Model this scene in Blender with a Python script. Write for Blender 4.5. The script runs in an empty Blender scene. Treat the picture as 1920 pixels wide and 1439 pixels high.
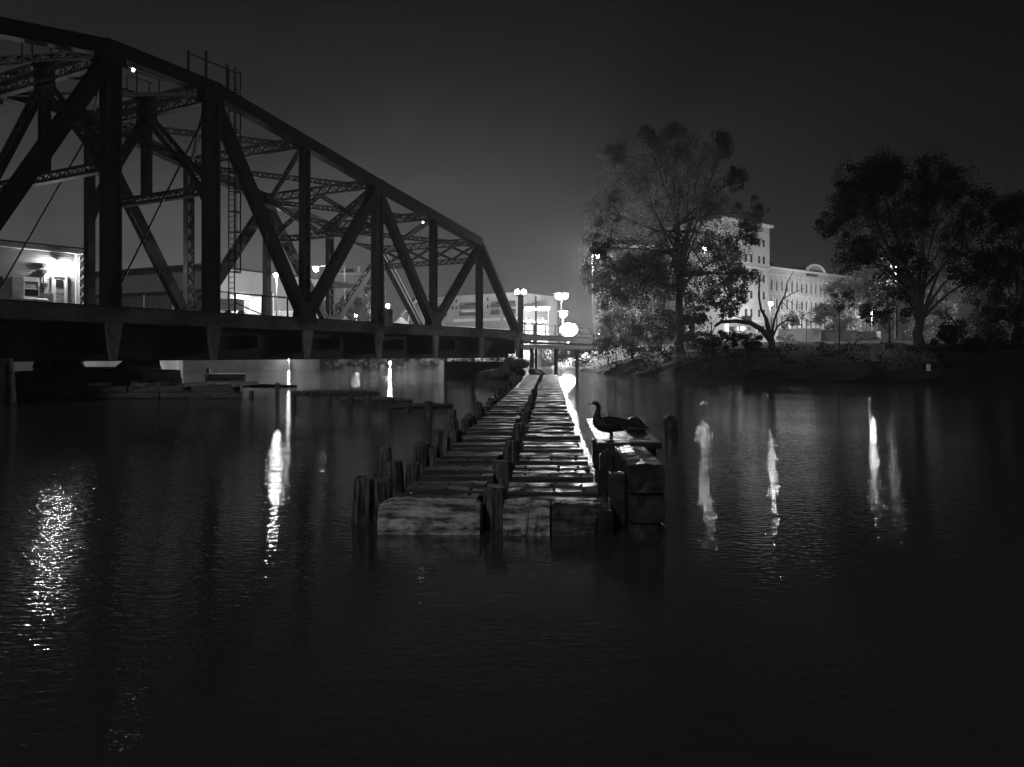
import bpy, math, random
from mathutils import Vector as V
random.seed(11)
C = bpy.context.scene.collection
S = bpy.context.scene
R = random.uniform
# ------------------------------------------------------------------ camera
F, HC, HY = 1400.0, 2.0, 665.0
cam_d = bpy.data.cameras.new('camera'); cam = bpy.data.objects.new('camera', cam_d); C.objects.link(cam)
cam.location = (0, 0, HC); cam.rotation_euler = (math.radians(90), 0, 0)
cam_d.sensor_width = 36; cam_d.lens = F / 1920 * 36; cam_d.shift_y = -(719.5 - HY) / 1920
cam_d.clip_start = 0.05; cam_d.clip_end = 3000
S.camera = cam
# ------------------------------------------------------------------ world : night sky with town glow low in the west
SUN_EL, SUN_AZ = math.radians(30), math.radians(205)
w = bpy.data.worlds.new('World'); S.world = w; w.use_nodes = True
nt = w.node_tree; nt.nodes.clear(); N = nt.nodes.new; LK = nt.links.new
def mth(op, a, b=None, c=None):
    n = N('ShaderNodeMath'); n.operation = op
    for i, x in enumerate((a, b, c)):
        if x is None: continue
        if isinstance(x, (int, float)): n.inputs[i].default_value = x
        else: LK(x, n.inputs[i])
    return n.outputs[0]
out = N('ShaderNodeOutputWorld'); bg = N('ShaderNodeBackground')
sky = N('ShaderNodeTexSky'); sky.sky_type = 'NISHITA'; sky.sun_disc = False
sky.sun_elevation = SUN_EL; sky.sun_rotation = SUN_AZ
bw = N('ShaderNodeRGBToBW'); LK(sky.outputs[0], bw.inputs[0])
tc = N('ShaderNodeTexCoord'); sep = N('ShaderNodeSeparateXYZ'); LK(tc.outputs['Generated'], sep.inputs[0])
el = mth('ARCSINE', mth('MAXIMUM', sep.outputs[2], 0.0))
az = mth('ARCTAN2', sep.outputs[0], sep.outputs[1])           # 0 ahead, + to the right
g1 = mth('EXPONENT', mth('MULTIPLY', mth('POWER', mth('DIVIDE', el, 0.235), 2.0), -1.0))
mr = N('ShaderNodeMapRange'); mr.interpolation_type = 'SMOOTHSTEP'
LK(mth('ABSOLUTE', mth('ADD', az, 0.55)), mr.inputs[0])
mr.inputs[1].default_value = 0.2; mr.inputs[2].default_value = 0.85; mr.inputs[3].default_value = 1.0; mr.inputs[4].default_value = 0.13
ns = N('ShaderNodeTexNoise'); ns.inputs['Scale'].default_value = 2.2; ns.inputs['Detail'].default_value = 5
mp = N('ShaderNodeMapping'); mp.inputs['Scale'].default_value = (1, 1, 3.0); LK(tc.outputs['Generated'], mp.inputs[0]); LK(mp.outputs[0], ns.inputs[0])
cl = mth('ADD', mth('MULTIPLY', ns.outputs[0], 2.0), 0.0)
glow = mth('MULTIPLY', mth('MULTIPLY', mth('MULTIPLY', g1, mr.outputs[0]), 0.102), cl)
tot = mth('ADD', mth('ADD', glow, mth('MULTIPLY', cl, 0.0017)), mth('MULTIPLY', bw.outputs[0], 0.0002))
LK(tot, bg.inputs[0]); bg.inputs[1].default_value = 1.0
LK(bg.outputs[0], out.inputs[0])
# weak moon-like sun from behind the camera, to the left
sd = bpy.data.lights.new('sun', 'SUN'); sun = bpy.data.objects.new('sun', sd); C.objects.link(sun)
sd.energy = 0.34; sd.angle = math.radians(12)
sun.rotation_euler = V((0.42, 0.86, -0.52)).to_track_quat('-Z', 'Y').to_euler()
vs = S.view_settings; S.display_settings.display_device = 'sRGB'
vs.view_transform = 'Standard'; vs.look = 'None'; vs.exposure = 0; vs.gamma = 1; vs.use_curve_mapping = False
S.render.engine = 'CYCLES'
cy = S.cycles; cy.use_denoising = True; cy.max_bounces = 6; cy.diffuse_bounces = 2; cy.glossy_bounces = 4; cy.transmission_bounces = 4
cy.volume_bounces = 0; cy.sample_clamp_direct = 120; cy.sample_clamp_indirect = 10; cy.use_adaptive_sampling = False; cy.caustics_reflective = False; cy.caustics_refractive = False
try: cy.use_light_tree = True
except Exception: pass
# ------------------------------------------------------------------ helpers
def P(px, py, Y): return V(((px - 960) * Y / F, Y, HC - (py - HY) * Y / F))
def X(px, Y): return (px - 960) * Y / F
ORG = {}
def org(o): return ORG.get(o.name, V((0, 0, 0)))
def tag(o, label=None, cat=None, group=None, kind=None):
    if label: o['label'] = label
    if cat: o['category'] = cat
    if group: o['group'] = group
    if kind: o['kind'] = kind
    return o
def thing(name, label, cat, loc=(0, 0, 0), group=None):
    o = bpy.data.objects.new(name, None); C.objects.link(o); o.location = loc; o.empty_display_size = .2
    ORG[o.name] = V(loc)
    return tag(o, label, cat, group)
class MB:
    def __init__(s): s.v = []; s.f = []
    def quadbox(s, pts):                       # 8 points: bottom 4 ccw, top 4 ccw
        b = len(s.v); s.v += [tuple(p) for p in pts]
        s.f += [(b+3, b+2, b+1, b), (b+4, b+5, b+6, b+7)] + [(b+i, b+(i+1) % 4, b+4+(i+1) % 4, b+4+i) for i in range(4)]
        return s
    def box(s, c, sx, sy, sz, ax=V((1, 0, 0)), ay=V((0, 1, 0)), az=V((0, 0, 1))):
        c = V(c); x = ax * sx / 2; y = ay * sy / 2; z = az * sz / 2
        return s.quadbox([c-x-y-z, c+x-y-z, c+x+y-z, c-x+y-z, c-x-y+z, c+x-y+z, c+x+y+z, c-x+y+z])
    def bx(s, x0, x1, y0, y1, z0, z1):
        return s.box(((x0+x1)/2, (y0+y1)/2, (z0+z1)/2), x1-x0, y1-y0, z1-z0)
    def bar(s, p0, p1, wd, ht, up=V((0, 0, 1)), w2=None, h2=None):
        p0 = V(p0); p1 = V(p1); d = (p1-p0).normalized(); a = d.cross(V(up))
        if a.length < 1e-4: a = d.cross(V((1, 0, 0)))
        a.normalize(); b = a.cross(d).normalized(); w2 = w2 or wd; h2 = h2 or ht
        q = lambda p, ww, hh: [p-a*ww/2-b*hh/2, p+a*ww/2-b*hh/2, p+a*ww/2+b*hh/2, p-a*ww/2+b*hh/2]
        return s.quadbox(q(p0, wd, ht) + q(p1, w2, h2))
    def loft(s, rings, cap=True):
        n = len(rings[0]); b = len(s.v)
        for r in rings: s.v += [tuple(p) for p in r]
        for i in range(len(rings)-1):
            for j in range(n):
                a0 = b+i*n+j; a1 = b+i*n+(j+1) % n
                s.f.append((a0, a1, a1+n, a0+n))
        if cap:
            s.f.append(tuple(b+j for j in reversed(range(n)))); s.f.append(tuple(b+(len(rings)-1)*n+j for j in range(n)))
        return s
    def tube(s, pts, rad, n=8, wob=0.0):
        pts = [V(p) for p in pts]; rings = []
        for i, p in enumerate(pts):
            d = (pts[min(i+1, len(pts)-1)] - pts[max(i-1, 0)]).normalized()
            a = d.cross(V((0.31, 0.95, 0.05))); 
            if a.length < .15: a = d.cross(V((1, 0, 0)))
            a.normalize(); b = d.cross(a); r = rad[i] if isinstance(rad, (list, tuple)) else rad
            rings.append([p + (a*math.cos(2*math.pi*k/n) + b*math.sin(2*math.pi*k/n)) * r * (1+R(-wob, wob)) for k in range(n)])
        return s.loft(rings)
    def ball(s, c, r, n=10, m=7, sx=1, sy=1, sz=1):
        c = V(c); rings = []
        for i in range(m+1):
            th = math.pi*(0.02 + 0.96*i/m); rings.append([c + V((math.sin(th)*math.cos(2*math.pi*k/n)*r*sx, math.sin(th)*math.sin(2*math.pi*k/n)*r*sy, -math.cos(th)*r*sz)) for k in range(n)])
        return s.loft(rings)
    def mesh(s, name, o=V((0, 0, 0)), smooth=False):
        me = bpy.data.meshes.new(name); me.from_pydata([(p[0]-o[0], p[1]-o[1], p[2]-o[2]) for p in s.v], [], s.f); me.update()
        if smooth: me.polygons.foreach_set('use_smooth', [True]*len(me.polygons))
        return me
    def build(s, name, mat, parent=None, smooth=False, origin=None, bevel=0, kind=None):
        o0 = org(parent) if parent else V(origin or (0, 0, 0))
        me = s.mesh(name, o0, smooth); me.materials.append(mat)
        o = bpy.data.objects.new(name, me); C.objects.link(o)
        if parent: o.parent = parent
        else: o.location = o0
        ORG[o.name] = o0
        if bevel:
            m = o.modifiers.new('bevel', 'BEVEL'); m.width = bevel; m.segments = 2; m.limit_method = 'ANGLE'
        if kind: o['kind'] = kind
        return o
def copy_tree(o, parent=None):
    c = o.copy(); C.objects.link(c)
    if parent: c.parent = parent
    ORG[c.name] = V((0, 0, 0))
    for ch in list(o.children): copy_tree(ch, c)
    return c
# ------------------------------------------------------------------ materials (all grey: the photograph is black and white)
def mat(name, v, rough=.7, var=.35, scale=2.0, stretch=(1, 1, 1), bump=0.0, bscale=12, rvar=0, metal=0, spec=None, coord='pos', contrast=None, detail=6):
    m = bpy.data.materials.new(name); m.use_nodes = True; t = m.node_tree; b = t.nodes['Principled BSDF']
    b.inputs['Roughness'].default_value = rough; b.inputs['Metallic'].default_value = metal
    if spec is not None: b.inputs['Specular IOR Level'].default_value = spec
    if coord == 'pos': co = t.nodes.new('ShaderNodeNewGeometry').outputs['Position']
    else: co = t.nodes.new('ShaderNodeTexCoord').outputs['Object']
    mpn = t.nodes.new('ShaderNodeMapping'); mpn.inputs['Scale'].default_value = stretch; t.links.new(co, mpn.inputs[0])
    n = t.nodes.new('ShaderNodeTexNoise'); n.inputs['Scale'].default_value = scale; n.inputs['Detail'].default_value = detail; n.inputs['Roughness'].default_value = .6
    t.links.new(mpn.outputs[0], n.inputs[0])
    rp = t.nodes.new('ShaderNodeValToRGB'); lo, hi = v*(1-var), v*(1+var)
    c0, c1 = contrast or (.3, .7)
    rp.color_ramp.elements[0].position = c0; rp.color_ramp.elements[1].position = c1
    rp.color_ramp.elements[0].color = (lo, lo, lo, 1); rp.color_ramp.elements[1].color = (hi, hi, hi, 1)
    t.links.new(n.outputs[0], rp.inputs[0]); t.links.new(rp.outputs[0], b.inputs['Base Color'])
    if rvar:
        r2 = t.nodes.new('ShaderNodeMapRange'); r2.inputs[1].default_value = .42; r2.inputs[2].default_value = .6
        r2.inputs[3].default_value = rvar; r2.inputs[4].default_value = rough
        n3 = t.nodes.new('ShaderNodeTexNoise'); n3.inputs['Scale'].default_value = 2.6; n3.inputs['Detail'].default_value = 4; t.links.new(co, n3.inputs[0])
        t.links.new(n3.outputs[0], r2.inputs[0]); t.links.new(r2.outputs[0], b.inputs['Roughness'])
    if bump:
        n2 = t.nodes.new('ShaderNodeTexNoise'); n2.inputs['Scale'].default_value = bscale; n2.inputs['Detail'].default_value = 6
        t.links.new(mpn.outputs[0], n2.inputs[0])
        bp = t.nodes.new('ShaderNodeBump'); bp.inputs['Strength'].default_value = .8; bp.inputs['Distance'].default_value = bump
        t.links.new(n2.outputs[0], bp.inputs['Height']); t.links.new(bp.outputs[0], b.inputs['Normal'])
    return m
def emit(name, strength):
    m = bpy.data.materials.new(name); m.use_nodes = True; t = m.node_tree; t.nodes.clear()
    e = t.nodes.new('ShaderNodeEmission'); e.inputs[0].default_value = (1, 1, 1, 1); e.inputs[1].default_value = strength
    o = t.nodes.new('ShaderNodeOutputMaterial'); t.links.new(e.outputs[0], o.inputs[0]); return m
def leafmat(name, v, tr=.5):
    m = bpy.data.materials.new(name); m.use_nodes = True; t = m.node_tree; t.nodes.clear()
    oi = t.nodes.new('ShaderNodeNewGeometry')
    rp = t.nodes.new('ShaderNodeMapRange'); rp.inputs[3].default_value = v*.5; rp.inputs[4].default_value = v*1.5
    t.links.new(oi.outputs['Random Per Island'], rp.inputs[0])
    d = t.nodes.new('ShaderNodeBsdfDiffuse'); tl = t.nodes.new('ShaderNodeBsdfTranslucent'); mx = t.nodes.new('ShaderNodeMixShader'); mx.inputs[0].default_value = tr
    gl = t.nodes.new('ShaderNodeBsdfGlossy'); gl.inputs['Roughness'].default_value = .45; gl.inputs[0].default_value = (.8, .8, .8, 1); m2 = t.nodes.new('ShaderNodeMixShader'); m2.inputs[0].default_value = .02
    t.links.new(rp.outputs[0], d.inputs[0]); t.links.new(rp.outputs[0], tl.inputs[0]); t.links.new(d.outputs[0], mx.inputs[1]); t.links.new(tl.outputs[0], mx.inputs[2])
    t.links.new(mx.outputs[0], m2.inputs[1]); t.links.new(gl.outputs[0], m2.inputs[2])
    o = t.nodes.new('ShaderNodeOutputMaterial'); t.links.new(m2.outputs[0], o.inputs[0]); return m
M = dict(
    steel=mat('dark_painted_steel', .012, .6, .5, 1.6, bump=.004, bscale=30),
    fascia=mat('weathered_steel', .19, .6, .5, .9, (1, 1, 2), bump=.004, bscale=25),
    bracket=mat('galvanised_plate', .30, .5, .3, 2),
    deckwood=mat('bridge_tie_wood', .05, .8, .4, 3),
    stone=mat('pier_masonry', .10, .85, .5, 1.2, bump=.02, bscale=9),
    plank=mat('wet_plank', .085, .85, .7, 1.6, (.9, 14, 14), bump=.004, bscale=9, rvar=.36, spec=.14),
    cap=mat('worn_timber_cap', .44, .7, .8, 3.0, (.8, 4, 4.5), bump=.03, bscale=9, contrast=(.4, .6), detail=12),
    pile=mat('weathered_pile', .125, .75, .85, 7, (3.4, 3.4, .30), bump=.02, bscale=7, contrast=(.38, .62)),
    beam=mat('dark_wet_beam', .05, .45, .6, 3, (3, 1, 3), bump=.01, bscale=5, rvar=.15),
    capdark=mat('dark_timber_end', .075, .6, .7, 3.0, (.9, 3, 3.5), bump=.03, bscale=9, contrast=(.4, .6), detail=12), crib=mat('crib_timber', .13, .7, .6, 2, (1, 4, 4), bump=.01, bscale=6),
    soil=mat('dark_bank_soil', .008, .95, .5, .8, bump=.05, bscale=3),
    earth=mat('quay_ground', .14, .9, .4, .5),
    concrete=mat('quay_concrete', .2, .85, .3, .8),
    bark=mat('bark', .05, .9, .5, 6, (4, 4, .6), bump=.02, bscale=8),
    leaf=leafmat('leaf', .06), leafdark=leafmat('dark_leaf', .014), leaflit=leafmat('lit_leaf', .19),  # leaflit: lamplight on foliage put into a lighter leaf colour
    white=mat('white_paint', .72, .5, .08, 3), siding=mat('painted_siding', .36, .6, .12, 2), grey=mat('grey_paint', .25, .6, .2, 2),
    dgrey=mat('dark_grey_paint', .07, .6, .2, 2), board=mat('grey_board', .3, .7, .3, 4), glass=mat('dark_glass', .02, .08, .1, 2),
    corr=mat('corrugated_steel', .17, .45, .2, 1, (1, 1, .2)), roofband=mat('roof_fascia', .22, .6, .1, 1),
    brick=mat('cream_brick', .36, .85, .18, .5), trim=mat('stone_trim', .5, .8, .12, 1), roof=mat('dark_roof', .03, .8, .3, 1),
    conw=mat('white_container', .6, .5, .15, .6), cong=mat('grey_container', .15, .6, .25, .6), black=mat('black', .008, .7, .2, 2),
    goose=mat('goose_feathers', .03, .65, .5, 25, bump=.004, bscale=60), goosew=mat('feather_highlight', .35, .6, .3, 20), skin=mat('black_bill', .015, .4, .1, 4),
    wetiron=mat('wet_iron', .06, .22, .3, 3), gravel=mat('gravel', .4, .95, .5, 6, bump=.1, bscale=8))
# water
def water_mat():
    m = bpy.data.materials.new('river_water'); m.use_nodes = True; t = m.node_tree; b = t.nodes['Principled BSDF']; L = t.links.new; A = t.nodes.new
    b.inputs['Base Color'].default_value = (.08, .08, .08, 1); b.inputs['Roughness'].default_value = .03; b.inputs['IOR'].default_value = 1.8
    g = A('ShaderNodeNewGeometry')
    def noise(sc, st, det, rough=.5):
        mp = A('ShaderNodeMapping'); mp.inputs['Scale'].default_value = st; mp.inputs['Rotation'].default_value = (0, 0, .25); L(g.outputs['Position'], mp.inputs[0])
        n = A('ShaderNodeTexNoise'); n.inputs['Scale'].default_value = sc; n.inputs['Detail'].default_value = det; n.inputs['Roughness'].default_value = rough
        L(mp.outputs[0], n.inputs[0]); return n.outputs[0]
    rip = noise(10.5, (.62, 1.35, 1), 2.2, .5); swl = noise(1.3, (.7, 1.2, 1), 2); patch = noise(.11, (1, .8, 1), 3)
    def ma(op, a, b_):
        n = A('ShaderNodeMath'); n.operation = op
        for i, x in enumerate((a, b_)):
            if isinstance(x, (int, float)): n.inputs[i].default_value = x
            else: L(x, n.inputs[i])
        return n.outputs[0]
    amp = A('ShaderNodeMapRange'); amp.inputs[1].default_value = .38; amp.inputs[2].default_value = .62; amp.inputs[3].default_value = .4; amp.inputs[4].default_value = 1.0; L(patch, amp.inputs[0])
    sx = A('ShaderNodeSeparateXYZ'); L(g.outputs['Position'], sx.inputs[0])
    wind = A('ShaderNodeMapRange'); wind.interpolation_type = 'SMOOTHSTEP'; wind.inputs[1].default_value = -7; wind.inputs[2].default_value = -2; wind.inputs[3].default_value = 1.45; wind.inputs[4].default_value = .85; L(sx.outputs[0], wind.inputs[0])   # breezier water under the bridge
    h = ma('ADD', ma('MULTIPLY', ma('MULTIPLY', rip, ma('MULTIPLY', amp.outputs[0], wind.outputs[0])), .0098), ma('MULTIPLY', swl, .0045))
    bp = A('ShaderNodeBump'); bp.inputs['Strength'].default_value = 1; bp.inputs['Distance'].default_value = 1.0
    L(h, bp.inputs['Height']); L(bp.outputs[0], b.inputs['Normal'])
    return m
M['water'] = water_mat()
# ------------------------------------------------------------------ setting
mb = MB(); mb.v = [(-420, -40, 0), (420, -40, 0), (420, 300, 0), (-420, 300, 0)]; mb.f = [(0, 1, 2, 3)]
tag(mb.build('river_water', M['water']), kind='structure')
def prism(name, pts, z0, z1, m):
    b = MB(); n = len(pts)
    b.v = [(x, y, z0) for x, y in pts] + [(x, y, z1) for x, y in pts]
    b.f = [tuple(range(n, 2*n))] + [(i, (i+1) % n, n+(i+1) % n, n+i) for i in range(n)]
    o = b.build(name, m); return tag(o, kind='structure')
LQ = [(-90, 28), (X(150, 47), 47), (X(330, 60), 60), (X(340, 98), 98), (X(600, 104), 104), (X(760, 112), 112), (X(1000, 118), 118), (6, 150), (-420, 150), (-420, 28)]
prism('quay_ground', LQ, -1, 3.6, M['earth'])
qw = thing('quay_wall', 'pale concrete quay wall along the water behind the bridge', 'wall', (LQ[2][0], LQ[2][1], 0))
for i in range(0, 6):
    a = V((*LQ[i], 0)); b = V((*LQ[i+1], 0)); d = (b-a); L_ = d.length; d.normalize(); nrm = V((d.y, -d.x, 0)); k = max(1, int(L_/6))
    for j in range(k):
        p0 = a + d*(L_*j/k+.03) + nrm*.12; p1 = a + d*(L_*(j+1)/k-.03) + nrm*.12
        MB().bar(p0+V((0, 0, 1.35)), p1+V((0, 0, 1.35)), .22, 4.6).build('wall_panel', M['trim'] if i < 2 else M['concrete'] if i < 4 else M['stone'], qw)  # first two stretches paler: light on the wall put into colour
    MB().bar(a + nrm*.14 + V((0, 0, 3.78)), b + nrm*.14 + V((0, 0, 3.78)), .5, .3).build('coping', M['trim'], qw)
# far ground sheet
b = MB(); b.v = [(-420, 149, 3.3), (420, 149, 3.3), (420, 520, 3.3), (-420, 520, 3.3)]; b.f = [(0, 1, 2, 3)]; tag(b.build('far_ground', M['earth']), kind='structure')
# right bank: a sloping sheet
shore = [(5.5, 112), (7.0, 95), (9.1, 76), (12.8, 63), (17.6, 56), (23.8, 52), (30, 50), (45, 46), (80, 40), (160, 36), (400, 30)]
sh2 = []
for i in range(len(shore)-1):
    k = max(1, int(math.dist(shore[i], shore[i+1])/1.6)) if i < 8 else 12
    sh2 += [(shore[i][0]+(shore[i+1][0]-shore[i][0])*j/k, shore[i][1]+(shore[i+1][1]-shore[i][1])*j/k) for j in range(k)]
sh2.append(shore[-1])
offs = [(-.3, -.6), (.6, .25), (1.6, .8), (3.2, 1.5), (5, 2.0), (8, 2.45), (13, 2.9), (22, 3.3), (40, 3.45), (90, 3.5)]
def bank_z(off):
    for (a, za), (c, zc) in zip(offs, offs[1:]):
        if off <= c: return za + (zc-za)*max(0, (off-a))/(c-a)
    return 3.5
def bank_at(x, y):                       # height of the right bank under (x, y)
    d = min(math.dist((x, y), p) for p in sh2); return bank_z(d)
b = MB(); n = len(sh2)
for k, (o_, z) in enumerate(offs):
    for i, (x, y) in enumerate(sh2):
        px_, py_ = sh2[min(i+1, n-1)]; qx, qy = sh2[max(i-1, 0)]
        d = V((px_-qx, py_-qy)).normalized(); nx, ny = -d.y, d.x
        f = min(1, o_/30); nx, ny = nx*(1-f)+.35*f, ny*(1-f)+1*f
        b.v.append((x+nx*o_+R(-.15, .15)*(o_ > 0), y+ny*o_, z + R(-.12, .12)*(0 < o_ < 9)))
for k in range(len(offs)-1):
    for i in range(n-1): b.f.append((k*n+i, k*n+i+1, (k+1)*n+i+1, (k+1)*n+i))
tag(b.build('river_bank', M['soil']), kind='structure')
# ------------------------------------------------------------------ lamps
_em = {}
def bulb(parent, c, r, power, name='bulb', sx=1, sz=1):
    st = power/(4*math.pi**2*r*r); key = round(st, 1)
    if key not in _em: _em[key] = emit('lamp_glow', st)
    return MB().ball(c, r, 10, 7, sx=sx, sz=sz).build(name, _em[key], parent, smooth=True)
def lamp_post(name, label, cat, px, py, Y, r, power, zg=3.5, arm=0.0, twin=0.0, pw=.09, sx=1, group=None, hood=True, bpx=None):
    p = P(px, py, Y); bx = (X(bpx, Y) if bpx is not None else p.x - arm)
    t = thing(name, label, cat, (bx, Y+.3, zg), group)
    top = p.z + r + .12
    MB().tube([(bx, Y+.3, zg), (bx, Y+.3, top)], [pw*1.4, pw*.8], 8).build('pole', M['grey'], t)
    if abs(p.x-bx) > .2 or twin:
        MB().tube([(min(bx, p.x-twin), Y+.3, top-.02), (max(bx, p.x+twin), Y+.3, top+.03)], pw*.55, 6).build('arm', M['grey'], t)
    for s in ((-1, 1) if twin else (0,)):
        c = p + V((s*twin, 0, 0))
        if hood: MB().box(c+V((0, .12, r*.9+.06)), r*2.6*sx, r*2+.3, .12).build('lamp_hood', M['dgrey'], t)
        bulb(t, c, r, power/(2 if twin else 1), sx=sx)
    return t
# ------------------------------------------------------------------ swing bridge
TH = math.atan2(757, F); PN = 6.72; PD = PN*math.cos(TH); T0 = 6.5; W_ = 10.2
LD = V((math.sin(TH), math.cos(TH), 0)); TD = V((-math.cos(TH), math.sin(TH), 0))
B0 = V((X(395, T0*PD), T0*PD, 0))
def B(t, v, z): return B0 + LD*(t*PN) + TD*v + V((0, 0, z))
ST = M['steel']
br = thing('truss_bridge', 'long dark steel through truss swing bridge crossing the river', 'bridge', B(-.4, W_/2, 0))
ZT = {-4.77: 11.35, -2.81: 13.5, -1.81: 14.6, -.81: 15.8, 0: 15.72, 1: 14.6, 2: 13.48, 3: 12.42, 4: 11.35, 5: 3.75}
ZB = 3.78
def chord(nm, a, b, wd, ht, m=ST): return MB().bar(a, b, wd, ht).build(nm, m, br)
def laced(nm, a, b, gap, fl, dp, side, m=ST, pitch=None, parent=None):
    """two flanges 'gap' apart (along 'side') joined by zig-zag lacing"""
    a = V(a); b = V(b); d = (b-a); L_ = d.length; d.normalize(); s = (V(side) - d*V(side).dot(d)).normalized()
    up = d.cross(s)
    q = MB()
    for k in (-1, 1): q.bar(a+s*k*gap/2, b+s*k*gap/2, dp, fl, up=s)
    o = q.build(nm, m, parent or br)
    pitch = pitch or gap*1.0; n_ = max(2, int(L_/pitch)); lz = MB()
    for face in (-1, 1):
        for i in range(n_):
            k = 1 if (i % 2 == 0) == (face > 0) else -1
            p0 = a + d*(L_*i/n_) - s*k*gap/2*.95 + up*face*dp*.45; p1 = a + d*(L_*(i+1)/n_) + s*k*gap/2*.95 + up*face*dp*.45
            lz.bar(p0, p1, .015, .075, up=s)
    lz.build('lacing', m, o, kind='stuff')
    return o
ts = [-2.81, -1.81, -.81, 0, 1, 2, 3, 4]
def zc(t): return ZT[t]
for v in (0, W_):
    sg = -1 if v == 0 else 1
    for a, b_ in zip(ts, ts[1:]):
        chord('top_chord', B(a, v, zc(a)-.03), B(b_, v, zc(b_)-.03), .62, .68)
    MB().bar(B(4, v, zc(4)-.2), B(5, v, ZB+.1), .6, .62).build('end_post', ST, br)
    MB().bar(B(4.02, v-.315*1, zc(4)-.25), B(4.98, v-.315, ZB+.3), .02, .12, up=TD).build('lit_edge_strip', M['bracket'], br)  # pale strip: lit edge of the end post put into colour
    MB().bar(B(-4.0, v, ZB), B(5.06, v, ZB), .5, .7).build('bottom_chord', M['fascia'], br)
    MB().bar(B(-4.0, v+(.0), ZB+.37), B(5.0, v, ZB+.37), .62, .045).build('chord_cover_plate', ST, br)
    for t in (-.81, 0, 2):
        MB().bar(B(t, v, ZB+.36), B(t, v, zc(t)-.3), 
                 .42 if v else .56 if t < 1 else .48, .44 if v else .68 if t < 1 else .6, up=LD).build('vertical_post', ST, br)
        if not v:
            for s1 in (-1, 1):
                for s2 in (-1, 1): MB().bar(B(t, v-.30, ZB+.4)+LD*s1*.29+TD*(s2-1)*.0, B(t, v-.30, zc(t)-.8)+LD*s1*.29, .05, .12, up=LD).build('flange_angle', ST, br) if s2 > 0 else None
        for z in (zc(t)-.1,):                                    # gusset plates
            g = MB()
            for s in (-1, 1):
                c = B(t, v+s*.34, z); g.quadbox([c-LD*.62-V((0, 0, .7))-TD*.012, c+LD*.62-V((0, 0, .7))-TD*.012, c+LD*.62-V((0, 0, .7))+TD*.012, c-LD*.62-V((0, 0, .7))+TD*.012,
                                            c-LD*.42+V((0, 0, .38))-TD*.012, c+LD*.42+V((0, 0, .38))-TD*.012, c+LD*.42+V((0, 0, .38))+TD*.012, c-LD*.42+V((0, 0, .38))+TD*.012])
            if z > 11 or t < 1: g.build('gusset_plate', ST, br)
    for t in (-1.81, 1, 3): laced('hanger', B(t, v, ZB+.36), B(t, v, zc(t)-.3), .46, .09, .42, LD, pitch=.42)
    laced('end_hanger', B(4, v, ZB+.36), B(4, v, zc(4)-.4), .46, .09, .42, LD, pitch=.42)
    # web diagonals
    for a, b_, w1 in ((-.81, -1.81, .62), (0, 1, .62), (2, 1, .62), (2, 3, .56), (4, 3, .5), (-2.81, -1.81, .6)):
        p0 = B(a, v, zc(a)-.35); p1 = B(b_, v, ZB+.3)
        q = MB(); s_ = TD*.23
        q.bar(p0-s_, p1-s_, .07, w1, up=LD); q.bar(p0+s_, p1+s_, .07, w1, up=LD)
        d_ = q.build('diagonal', ST, br)
        lz = MB(); n_ = 16
        for i in range(n_):
            for e in (-1, 1):
                c0 = p0.lerp(p1, i/n_); c1 = p0.lerp(p1, (i+1)/n_); dd = (p1-p0).normalized(); nn = TD.cross(dd)*e*w1*.46; k = s_*(1 if i % 2 else -1)
                lz.bar(c0+nn-k, c1+nn+k, .08, .02, up=nn)
        lz.build('lacing', ST, d_, kind='stuff')
    # light counter rods
    for a, za, b_, zb in ((-.81, 4.2, 0, 14.9),):
        MB().tube([B(a, v, za), B(b_, v, zb)], .045, 6).build('tie_rod', ST, br)
    # foot gussets at the bottom panel points
    for t in (-1.81, 1, 3):
        g = MB()
        for s in (-.3, .3):
            c = B(t, v+s, ZB); g.quadbox([c-LD*.75-TD*.012+V((0, 0, .1)), c+LD*.75-TD*.012+V((0, 0, .1)), c+LD*.75+TD*.012+V((0, 0, .1)), c-LD*.75+TD*.012+V((0, 0, .1)),
                                          c-LD*.5-TD*.012+V((0, 0, 1.3)), c+LD*.5-TD*.012+V((0, 0, 1.3)), c+LD*.5+TD*.012+V((0, 0, 1.3)), c-LD*.5+TD*.012+V((0, 0, 1.3))])
        g.build('foot_gusset', ST, br)
# plate girders under the deck, floor beams and their tapered end brackets
for v in (1.0, W_-1.0):
    MB().bar(B(-4, v, 2.58), B(5.02, v, 2.58), .05, 1.72).build('plate_girder', ST, br)
    q = MB(); q.bar(B(-4, v, 1.72), B(5.02, v, 1.72), .4, .05); q.build('girder_flange', ST, br)
for t in [-2.81, -1.81, -.81, 0, .5, 1, 1.5, 2, 2.5, 3, 3.5, 4, 4.95]:
    main = t in (-1.81, -.81, 0, 1, 2, 3, 4, 4.95)
    MB().bar(B(t, .1, 2.7), B(t, W_-.1, 2.7), .3, 1.3 if main else .7).build('floor_beam', ST, br)
    if main:
        for v in (-.2, W_+.2):
            c = B(t, v, 0); hw = .42 if t < 2.5 else .34
            zt, zb = 3.42, 1.75
            MB().quadbox([c-LD*.14-TD*.08+V((0, 0, zb)), c+LD*.14-TD*.08+V((0, 0, zb)), c+LD*.14+TD*.08+V((0, 0, zb)), c-LD*.14+TD*.08+V((0, 0, zb)),
                          c-LD*hw-TD*.1+V((0, 0, zt)), c+LD*hw-TD*.1+V((0, 0, zt)), c+LD*hw+TD*.1+V((0, 0, zt)), c-LD*hw+TD*.1+V((0, 0, zt))]).build('end_bracket', M['bracket'], br)
tie = None
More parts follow.
